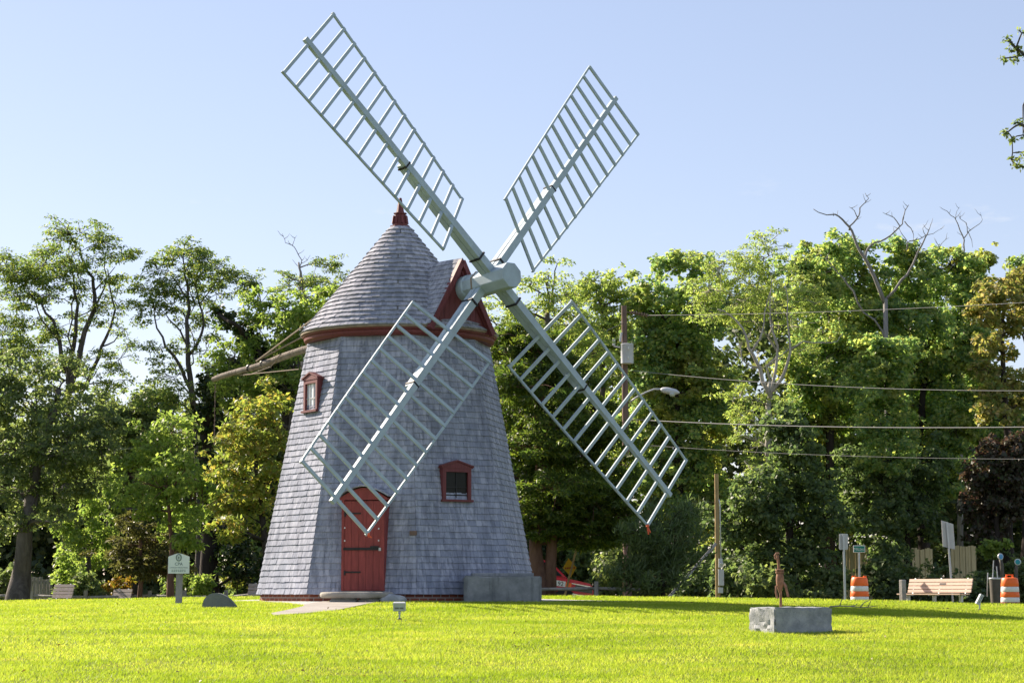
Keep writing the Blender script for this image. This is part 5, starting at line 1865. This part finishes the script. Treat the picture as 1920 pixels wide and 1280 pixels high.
sign_back('road_sign', 'narrow blank backed road sign on a grey post left of the left barrel', [(1573.5, 1001), (1575, 1000), (1588.5, 1000), (1590, 1001.5), (1590, 1028.5), (1588.5, 1030), (1575, 1030), (1573.5, 1028.5)], [(1581.5, 1001), (1585, 1129)], 62, 0)
sign_back('road_sign', 'large tilted back of a road sign behind the tan bench', [(1765, 975), (1787.5, 982), (1791, 1029.5), (1768, 1024)], [(1775.5, 978), (1788, 1130)], 68, 0)
Yt = 68
b = ground_pt(1611, Yt)
root = thing('street_sign', 'small green street name sign on a pole behind the left barrel', 'street sign', b)
mb = MB()
top = at(1610.5, 1034, Yt)
mb.tube([(top.x, Yt, b.z - 0.1), (top.x, Yt, top.z)], 0.032, 8)
mb.build('pole', M_GALV, root)
c1, c2 = at(1600.5, 1034.5, Yt), at(1621.5, 1022.5, Yt)
cc = (c1 + c2) / 2
mb = MB()
mb.box(cc, (c2.x - c1.x + 0.02, 0.02, c2.z - c1.z + 0.02), None, bev=0.008)
brd = mb.build('name_board', M_REFL, root)
mb = MB()
mb.box(cc + Vector((0, -0.009, 0)), (c2.x - c1.x - 0.02, 0.008, c2.z - c1.z - 0.02), None)
mb.build('green_face', M_GREEN, brd)
text('MILL', 0.125, TM(cc.x - 0.055, Yt - 0.016, cc.z - 0.048), M_REFL, brd)
text('RD', 0.085, TM(cc.x + 0.105, Yt - 0.016, cc.z - 0.048), M_REFL, brd)
# leaning post with yellow diamond
Yd = 64
a, bq = at(1085, 1012, Yd), at(1054, 1116, Yd)
bq = Vector((bq.x, Yd, min(bq.z, gzf(bq.x, Yd) - 0.02)))
root = thing('warning_sign', 'yellow diamond warning sign on a leaning timber post', 'road sign', bq)
mb = MB()
mb.beam(bq, a, 0.062, 0.055, (0, 1, 0), 0.055, 0.05)
mb.build('post', M_WOODY, root)
cs = [at(x, y, Yd + 0.06) for x, y in ((1066, 1046), (1081, 1063.5), (1070.5, 1081), (1055.5, 1064.5))]
mb = MB()
mb.add(cs + [v + Vector((0, 0.015, 0)) for v in cs], [(0, 1, 2, 3), (7, 6, 5, 4), (0, 4, 5, 1), (1, 5, 6, 2), (2, 6, 7, 3), (3, 7, 4, 0)])
pan = mb.build('sign_panel', M_YELLOW, root)
mb = MB()
ct = at(1068.5, 1064, Yd + 0.05)
for i in range(6):
    mb.box(ct + Vector((-0.13 + i * 0.052, 0, 0.004 * (i - 3))), (0.034, 0.004, 0.055))
mb.build('marking', M_RUBBER, pan)
mb = MB()
q = ground_pt(1168.5, 61.5)
mb.beam(q + Vector((0, 0, -0.1)), at(1168.5, 1058, 61.5), 0.045, 0.04, (0, 1, 0))
tag(mb.build('stake', M_WOODY), 'thin yellow timber stake standing at the edge of the feathery shrub', 'stake')

# ---- split rail fences


def rail_fence(label, posts, Y0, Y1, yr, rails, pw=0.13):
    root = thing('rail_fence', label, 'fence', ground_pt(posts[0][0], Y0))
    P = []
    for i, (px, py) in enumerate(posts):
        Y = Y0 + (Y1 - Y0) * i / max(1, len(posts) - 1)
        t = at(px, py, Y)
        mb = MB()
        g = gzf(t.x, Y)
        mb.beam((t.x, Y, g - 0.5), (t.x, Y, t.z), pw, pw, (0, 1, 0), pw * 0.85, pw * 0.8)
        mb.build('post', M_WOODG, root)
    for (ax_, ay, Ya), (bx_, by, Yb_) in rails:
        mb = MB()
        a, b = at(ax_, ay, Ya), at(bx_, by, Yb_)
        m_ = (a + b) / 2 + Vector((0, 0, -0.01))
        mb.tube([a, m_, b], [0.042, 0.055, 0.045], 7)
        mb.build('rail', M_WOODG, root, smooth=True)
    return root


rail_fence('grey split rail fence with one square post right of the cedar trunks', [(1118, 1089)], 61, 61, 0, [((960, 1104, 61.2), (1036, 1103.5, 61.1)), ((1030, 1103.5, 61.1), (1117, 1102, 61)), ((1119, 1102, 61), (1200, 1104.5, 61.2))])
rail_fence('low blue grey rail fence running behind the benches on the left', [(-20, 1106), (60, 1107), (161, 1106), (281, 1106.5), (346, 1106), (424, 1106), (520, 1104)], 69, 66, 0,
           [((-60, 1116, 69.3), (60, 1116, 68.5)), ((60, 1116, 68.5), (161, 1119, 68)), ((161, 1119, 68), (281, 1116, 67.5)), ((281, 1116, 67.5), (346, 1118, 67)), ((346, 1118, 67), (424, 1119, 66.5)), ((424, 1119, 66.5), (500, 1111, 66))])


def board_fence(label, px0, px1, Y0, Y1, ytop, mat, wave=3, bw=0.14, seed=0):
    rng = np.random.default_rng(seed)
    a, b = ground_pt(px0, Y0), ground_pt(px1, Y1)
    root = thing('board_fence', label, 'fence', a)
    L = (Vector((b.x, b.y, 0)) - Vector((a.x, a.y, 0)))
    n = max(3, int(L.length / bw))
    d = L.normalized()
    rz = Matrix.Rotation(math.atan2(d.y, d.x), 4, 'Z')
    mb = MB()
    for i in range(n):
        f = (i + 0.5) / n
        p = a.lerp(b, f)
        Y = p.y
        z1 = zof(ytop, (Y0 + Y1) / 2) + wave * 0.012 * math.sin(i * 1.1) + rng.normal() * 0.012
        off = (rz @ Vector((0, rng.normal() * 0.006 - 0.02 * (i % 2), 0)))
        mb.box(Vector((p.x, p.y, (z1 + p.z - 0.1) / 2)) + off, (bw * 0.93, 0.022, z1 - p.z + 0.1), rz @ Matrix.Rotation(rng.normal() * 0.006, 4, 'Y'))
    mb.build('boards', mat, root)
    mb = MB()
    for h in (0.3, 0.8):
        q0, q1 = a + (rz @ Vector((0, 0.05, h * 1.6))), b + (rz @ Vector((0, 0.05, h * 1.6)))
        mb.beam(q0, q1, 0.05, 0.08, (0, 0, 1))
    mb.build('rails', mat, root)
    return root


board_fence('tall sun-tinted board fence behind the left barrel, broken by tree trunks', 1588, 1750, 79.6, 83.5, 1028, M_FENCE, 3, 0.17, 1)
board_fence('tall sun-tinted board fence panel right of the tilted road sign', 1785, 1832, 79, 80.2, 1024, M_FENCE, 2, 0.17, 2)
board_fence('grey paling fence panel right of the big leaning trunk', 54, 98, 70.5, 70.8, 1083, M_WOODG, 4, 0.10, 3)

# ---- utility pole with transformer, street lamp and cables
Yu = 75
ub = ground_pt(1177, Yu)
up = thing('utility_pole', 'brown timber utility pole with a grey transformer and a lamp arm', 'utility pole', ub)
ptop = at(1170, 573, Yu)
mb = MB()
mb.tube([(ub.x, Yu, ub.z - 0.3), ((ub.x + ptop.x) / 2, Yu, (ub.z + ptop.z) / 2), (ptop.x, Yu, ptop.z)], [0.16, 0.125, 0.092], 12)
mb.build('pole', M_POLE, up, smooth=True, ang=40)
mb = MB()
tc = at(1176, 663, Yu - 0.22)
mb.lathe([(0.20, -0.36), (0.225, -0.345), (0.225, 0.30), (0.232, 0.31), (0.232, 0.335), (0.21, 0.35)], tc, 24)
trf = mb.build('transformer', M_LAMPG, up, smooth=True, ang=40)
for dx, dz in ((0.03, 0.17), (0.03, -0.16)):
    mb = MB()
    mb.box(tc + Vector((dx, -0.24, dz)), (0.05, 0.06, 0.09), bev=0.01)
    mb.build('lug', M_WHITE, trf)
mb = MB()
mb.box(at(1151, 641, Yu), (0.09, 0.09, 0.26), bev=0.01)
mb.tube([at(1151, 649, Yu), at(1163, 651, Yu)], 0.025, 6)
mb.box(at(1164, 632, Yu - 0.1), (0.07, 0.07, 0.34), Matrix.Rotation(0.15, 4, 'Y'), bev=0.01)
mb.build('fuse_cutout', M_LAMPG, up)
mb = MB()
ia, ib = at(1183, 585, Yu), at(1212, 591, Yu)
for i in range(7):
    c = ia.lerp(ib, i / 6)
    mb.tube([c, c + (ib - ia).normalized() * 0.05], [0.075, 0.045], 10)
mb.tube([at(1171, 584, Yu), ib], 0.02, 6)
mb.build('insulator', M_POLE, up)
mb = MB()
mb.tube([at(1180, 754, Yu), at(1196, 743, Yu), at(1212, 735, Yu - 0.1), at(1226, 729.5, Yu - 0.2), at(1240, 729, Yu - 0.3)], [0.035, 0.035, 0.032, 0.03, 0.03], 8)
arm = mb.build('lamp_arm', M_LAMPG, up, smooth=True)
mb = MB()
lc0, lc1 = at(1239, 730, Yu - 0.3), at(1274, 736, Yu - 0.5)
dl = lc1 - lc0
mb.tube([lc0, lc0 + dl * 0.08, lc0 + dl * 0.35, lc0 + dl * 0.8, lc1], [0.04, 0.09, 0.12, 0.10, 0.03], 14)
head = mb.build('lamp_head', M_LAMPG, arm, smooth=True)
mb = MB()
c = lc0 + dl * 0.62 + Vector((0, 0, -0.075))
mb.lathe([(0.02, -0.11), (0.075, -0.085), (0.11, -0.03), (0.115, 0.02)], c, 16)
mb.build('lamp_lens', M_LENS, head, smooth=True)
mb = MB()
for a_, b_ in (((1168, 606), (1140, 618)), ((1168, 640), (1163, 655))):
    mb.tube([at(*a_, Yu - 0.1), at(*b_, Yu - 0.1)], 0.012, 5)
mb.build('jumper_wire', M_WIRE, up)


def cable(label, pts, Y0, Y1, r=0.016, n=24, group='overhead cables along the road'):
    """quadratic through three pixels from depth Y0 to Y1"""
    (x0, y0), (x1, y1), (x2, y2) = pts
    Pm = []
    A, B, D = at(x0, y0, Y0), None, at(x2, y2, Y1)
    f = (x1 - x0) / (x2 - x0)
    # fraction along the cable in space for the middle pixel (perspective)
    Ym = 1 / (1 / Y0 + (1 / Y1 - 1 / Y0) * f)
    B = at(x1, y1, Ym)
    s = (B.x - A.x) / (D.x - A.x)
    line = A.lerp(D, s)
    sag = (line.z - B.z) / (4 * s * (1 - s))
    for i in range(n + 1):
        t = i / n
        q = A.lerp(D, t)
        q.z -= 4 * sag * t * (1 - t)
        Pm.append(q)
    mb = MB()
    mb.tube(Pm, r * 0.7, 6)
    return tag(mb.build('overhead_cable', M_WIRE, smooth=True), label, 'cable', group)


cable('topmost overhead cable, rising to the right from the insulator of the utility pole', [(1212, 591), (1560, 584), (2100, 556)], 75, 58, 0.011)
cable('overhead cable starting just under the transformer', [(1182, 694), (1500, 721), (2100, 731)], 75, 58, 0.014)
cable('thick overhead cable leaving the utility pole below the lamp arm', [(1184, 786), (1560, 800), (2100, 797)], 75, 58, 0.022)
cable('thin lowest overhead cable crossing the dark maples on the right', [(1184, 832), (1550, 853), (2100, 860)], 75, 58, 0.008)
cable('grey cable crossing the dark trees left of the yellowing tree', [(-100, 862), (250, 880), (620, 868)], 76, 76, 0.013)
cable('lower grey cable behind the light green tree on the left', [(-100, 915), (280, 955), (620, 945)], 76, 76, 0.011)
cable('short upper grey cable between the left trees and the mill', [(-100, 850), (170, 845), (620, 800)], 77, 77, 0.009)

# ---- yellow service post with meter boxes
Ym = 66
mbp = ground_pt(1346, Ym)
root = thing('service_post', 'yellow timber service post with grey conduit and meter boxes', 'service post', mbp)
mb = MB()
mb.tube([(mbp.x, Ym, mbp.z - 0.2), (mbp.x, Ym, at(1345, 888, Ym).z)], [0.078, 0.066], 10)
mb.build('post', M_WOODY, root, smooth=True, ang=40)
mb = MB()
xc = at(1350.5, 1000, Ym).x
mb.tube([(xc, Ym - 0.09, at(0, 1060, Ym).z), (xc - 0.01, Ym - 0.09, at(0, 945, Ym).z), (xc - 0.04, Ym - 0.09, at(0, 936, Ym).z)], 0.02, 8)
mb.build('conduit', M_LAMPG, root, smooth=True)
mb = MB()
mb.box(at(1352, 1082, Ym - 0.14), (0.17, 0.12, 0.50), bev=0.012)
mb.build('meter_box', M_GALV, root)
mb = MB()
mb.box(at(1351, 1055, Ym - 0.13), (0.12, 0.10, 0.27), bev=0.01)
mb.lathe([(0.05, 0), (0.045, 0.04), (0.02, 0.05)], at(1353.5, 1056, Ym - 0.19), 12, M=Matrix.Rotation(R(90), 3, 'X'))
mb.build('meter', M_LAMPG, root)
mb = MB()
mb.box(at(1351, 1106, Ym - 0.12), (0.15, 0.10, 0.18), bev=0.01)
mb.build('junction_box', M_GALV, root)
mb = MB()
mb.beam(at(1254, 1119, Ym - 1.4), at(1342, 1019, Ym - 0.08), 0.085, 0.07, (0, 1, 0))
tag(mb.build('brace_pole', M_WOODG), 'grey timber prop leaning up to the yellow service post', 'prop')

# ---- red pickup truck, nose down the slope behind the cedar
Yk = 71.5
PXM = FPX / Yk
x_n = at(1101, 1100, Yk).x
truck_z = at(0, 1093, Yk).z - 1.02
tr = thing('pickup_truck', 'red pickup truck parked behind the rail fence and cedar trunks', 'pickup truck', (x_n, Yk, truck_z))
TT = Matrix.Translation((x_n, Yk, truck_z)) @ RZ(7) @ Matrix.Rotation(R(6.5), 4, 'Y')
SIDE = Matrix(((1, 0, 0, 0), (0, 0, 1, 0), (0, 1, 0, 0), (0, 0, 0, 1)))


def tprism(poly, y0, y1, name, mat, parent, bev=0.03):
    mb = MB()
    mb.prism(poly, y0, y1, TT @ SIDE)
    bm = bmesh.new()
    vv = [bm.verts.new(v) for v in mb.v]
    for f in mb.f:
        bm.faces.new([vv[i] for i in f])
    bmesh.ops.recalc_face_normals(bm, faces=bm.faces[:])
    if bev:
        bmesh.ops.bevel(bm, geom=bm.edges[:], offset=bev, segments=2, affect='EDGES')
    m2 = MB()
    m2.bm(bm)
    return m2.build(name, mat, parent, smooth=True, ang=35)


body = tprism([(-5.3, 0.42), (-0.12, 0.40), (0.0, 0.55), (-0.02, 0.80), (-0.10, 0.98), (-0.55, 1.04), (-1.28, 1.10), (-5.25, 1.10), (-5.3, 0.9)], -0.95, 0.95, 'body', M_TRUCK, tr, 0.05)
cab = tprism([(-2.95, 1.08), (-0.88, 1.06), (-1.42, 1.50), (-1.72, 1.60), (-2.7, 1.62), (-2.85, 1.56)], -0.80, 0.80, 'cab', M_TRUCK, tr, 0.05)
tprism([(-2.12, 1.13), (-1.08, 1.13), (-1.50, 1.46), (-1.75, 1.53), (-2.12, 1.54)], -0.812, -0.802, 'side_window', M_TINT, cab, 0)
tprism([(-2.82, 1.13), (-2.20, 1.13), (-2.20, 1.54), (-2.68, 1.54)], -0.812, -0.802, 'side_window', M_TINT, cab, 0)
mb = MB()
mb.beam(TT @ Vector((-0.89, 0, 1.10)), TT @ Vector((-1.40, 0, 1.51)), 1.4, 0.012, TT.to_3x3() @ Vector((0.64, 0, 0.77)))
mb.build('windscreen', M_TINT, cab)
tprism([(-0.72, 0.70), (-0.06, 0.68), (-0.08, 0.88), (-0.62, 0.92)], -0.968, -0.95, 'light_panel', M_TINT, tr, 0)
tprism([(-0.78, 0.915), (-0.06, 0.865), (-0.06, 0.895), (-0.78, 0.95)], -0.975, -0.952, 'chrome_strip', M_CHROME, tr, 0)
tprism([(-0.72, 0.57), (-0.05, 0.54), (-0.05, 0.575), (-0.72, 0.61)], -0.975, -0.952, 'chrome_strip', M_CHROME, tr, 0)
dec = tprism([(-1.32, 0.80), (-0.98, 0.79), (-0.98, 0.97), (-1.32, 0.98)], -0.962, -0.952, 'door_decal', M_WHITE, tr, 0)
tprism([(-0.975, 0.80), (-0.78, 0.79), (-0.78, 0.935), (-0.975, 0.95)], -0.964, -0.952, 'orange_panel', M_ORANGE, tr, 0)
text('92', 0.20, TT @ Matrix.Translation((-1.14, -0.966, 0.815)) @ Matrix.Rotation(R(90), 4, 'X'), M_TINT, dec)
for wx in (-0.95, -4.3):
    mb = MB()
    mb.lathe([(0.20, -0.11), (0.36, -0.11), (0.375, -0.06), (0.375, 0.06), (0.36, 0.11), (0.20, 0.11)], (0, 0, 0), 24)
    for ys in (-0.86, 0.86):
        m2 = MB()
        Mw = TT @ Matrix.Translation((wx, ys, 0.38)) @ Matrix.Rotation(R(90), 4, 'X')
        m2.add([Mw @ Vector(v) for v in mb.v], mb.f)
        w_ = m2.build('wheel', M_TYRE, tr, smooth=True, ang=40)
        m3 = MB()
        m3.lathe([(0.20, -0.115), (0.15, -0.10), (0.05, -0.12)], (0, 0, 0), 16)
        m3.v = [tuple(Mw @ Vector(v)) for v in m3.v]
        m3.build('rim', M_CHROME, w_)
for zf in (0.62,):
    mb = MB()
    mb.box(TT @ Vector((0.02, 0, 0.52)), (0.12, 1.86, 0.14), TT, bev=0.03)
    mb.build('bumper', M_CHROME, tr)

# ---- grey litter bin, stakes and round reflectors by the right barrel
Yn = 66
q = ground_pt(1868, Yn)
root = thing('litter_bin', 'brown litter bin with a pale liner folded over its rim beside the right barrel', 'litter bin', q)
mb = MB()
zt = at(0, 1083, Yn).z
mb.lathe([(0.16, q.z - 0.05), (0.20, zt - 0.06), (0.20, zt)], (q.x, Yn, 0), 20)
mb.build('bin', M_BINB, root, smooth=True, ang=40)
mb = MB()
mb.lathe([(0.205, zt - 0.045), (0.212, zt - 0.01), (0.205, zt + 0.012), (0.17, zt + 0.008)], (q.x, Yn, 0), 20)
mb.build('liner', M_LAMPG, root, smooth=True)
for a_, b_, lab in (((1863, 1050), (1860, 1108), 'thin grey stick standing left of the two behind the brown bin'), ((1868.5, 1061), (1873, 1108), 'pale stick leaning to the left above the brown bin'), ((1852, 1073), (1851, 1118), 'short pale stake left of the brown bin')):
    mb = MB()
    mb.beam(at(*b_, Yn + 0.35), at(*a_, Yn + 0.35), 0.028, 0.02, (0, 1, 0))
    tag(mb.build('garden_stake', M_GALV), lab, 'stake', 'stakes by the brown bin')
for (cx, cy), (bx_, by), mt, rz, lab in (((1875, 1043), (1884, 1120), M_BLUE, 25, 'bright blue round reflector on a post above the brown bin'), ((1907.5, 1053), (1903, 1120), M_TEAL, -10, 'teal round reflector on a brown post right of the blue one')):
    c = at(cx, cy, 68)
    g = at(bx_, by, 68)
    root = thing('round_reflector', lab, 'reflector', (g.x, 68, gzf(g.x, 68)), 0, 'round reflectors behind the right barrel')
    mb = MB()
    mb.tube([(g.x, 68, gzf(g.x, 68) - 0.1), (g.x * 0.4 + c.x * 0.6, 68, c.z - 0.25), (c.x, 68.03, c.z)], [0.07, 0.06, 0.04], 8)
    mb.build('post', M_BINB, root, smooth=True)
    mb = MB()
    Mr = Matrix.Rotation(R(90), 3, 'X') 
    mb.lathe([(0.09, -0.02), (0.105, -0.01), (0.105, 0.02), (0.08, 0.035)], c + Vector((0, -0.05, 0)), 20, M=RZ(rz).to_3x3() @ Mr)
    disc = mb.build('rim', M_LAMPG, root, smooth=True, ang=40)
    mb = MB()
    mb.lathe([(0.02, 0.044), (0.078, 0.036), (0.078, 0.02)], c + Vector((0, -0.05, 0)), 20, M=RZ(rz).to_3x3() @ Mr)
    mb.build('lens', mt, disc, smooth=True, ang=40)

# ---- fallen twigs on the lawn
def twig(label, px, Y, seed, L=0.7, group='fallen twigs on the lawn'):
    rng = np.random.default_rng(seed)
    p = ground_pt(px, Y)
    mb = MB()
    main = [np.array(p) + np.array([(t - 0.5) * L, 0.1 * rng.normal(), 0.05 + 0.05 * rng.random()]) for t in np.linspace(0, 1, 6)]
    mb.tube(main, list(np.linspace(0.014, 0.005, 6)), 5)
    for k in (1, 2, 3, 4):
        e = main[k] + np.array([rng.uniform(-0.05, 0.22), rng.normal() * 0.1, rng.uniform(0.05, 0.22)])
        mb.tube([main[k], (main[k] + e) / 2 + rng.normal(size=3) * 0.02, e], [0.009, 0.007, 0.004], 4)
    return tag(mb.build('fallen_twig', B_DEAD, smooth=True), label, 'twig', group)


twig('forked fallen twig lying in the grass just right of the granite block', 1600, 38.5, 3, 0.8)
twig('pale fallen twig at the foot of the big leaning trunk', 58, 62, 4, 1.2)

# ------------------------------------------------------------------ grass
def inside(px_, py_, poly):
    r = np.zeros(len(px_), bool)
    n = len(poly)
    j = n - 1
    for i in range(n):
        xi, yi = poly[i]
        xj, yj = poly[j]
        c = ((yi > py_) != (yj > py_)) & (px_ < (xj - xi) * (py_ - yi) / (yj - yi + 1e-12) + xi)
        r ^= c
        j = i
    return r


rg = np.random.default_rng(2024)
tris = []
for y0, y1, dens_, hgt, wid in ((16, 24, 3200, 0.032, 0.0075), (24, 33, 2300, 0.034, 0.0085), (33, 48, 1500, 0.036, 0.011), (48, 66, 260, 0.06, 0.022)):
    yy = rg.uniform(y0, y1, 900000)
    half = 0.245 * yy + 1.3
    area = (half.mean() * 2) * (y1 - y0)
    n = int(area * dens_)
    yy = yy[:n] if n <= len(yy) else yy
    n = len(yy)
    xx = rg.uniform(-1, 1, n) * (0.245 * yy + 1.3)
    # tufts
    xx += rg.normal(size=n) * 0.02
    keep = ~(inside(xx, yy, PATH) | inside(xx, yy, GRAV))
    # a worn, thinner edge beside the path and patchy lawn
    patch = np.sin(xx * 1.7 + 2 * np.sin(yy * 0.9)) * np.sin(yy * 1.3 + 1.5 * np.sin(xx * 0.8))
    keep &= rg.random(n) < (0.80 + 0.2 * patch)
    xx, yy, patch = xx[keep], yy[keep], patch[keep]
    n = len(xx)
    zz = gz(xx, yy)
    h = hgt * rg.uniform(0.55, 1.35, n) * (1 + 0.22 * patch)
    az = rg.uniform(0, 2 * math.pi, n)
    wx, wy = np.cos(az) * wid * 0.5, np.sin(az) * wid * 0.5
    lx, ly = rg.normal(size=n) * h * 0.65, rg.normal(size=n) * h * 0.65
    A = np.stack([xx - wx, yy - wy, zz - 0.004], 1)
    B = np.stack([xx + wx, yy + wy, zz - 0.004], 1)
    T_ = np.stack([xx + lx, yy + ly, zz + h], 1)
    tris.append(np.stack([A, B, T_], 1))
gr = np_mesh('grass', np.concatenate(tris), 3, M_GRASS)
gr['kind'] = 'stuff'
tag(gr, 'bright yellow green mown grass covering the lawn', 'grass')

# fallen leaves scattered over the lawn
lr = np.random.default_rng(77)
n = 220
yy = lr.uniform(17, 46, n)
xx = lr.uniform(-1, 1, n) * (0.24 * yy + 1)
P = np.stack([xx, yy, gz(xx, yy) + lr.uniform(0.02, 0.045, n)], 1)
litter = np_mesh('fallen_leaves', leaf_quads(P, 0.042, lr.normal(size=(n, 3)) * 0.5 + np.array([0, 0, 1.0]), lr, 0.7, 0.25), 4, leaf_mat('dry_leaves', [(0.10, 0.06, 0.025), (0.22, 0.14, 0.05), (0.30, 0.22, 0.06), (0.14, 0.08, 0.04)], 0.2, 1.2))
litter['kind'] = 'stuff'
tag(litter, 'dry brown leaves scattered thinly over the lawn', 'leaves')
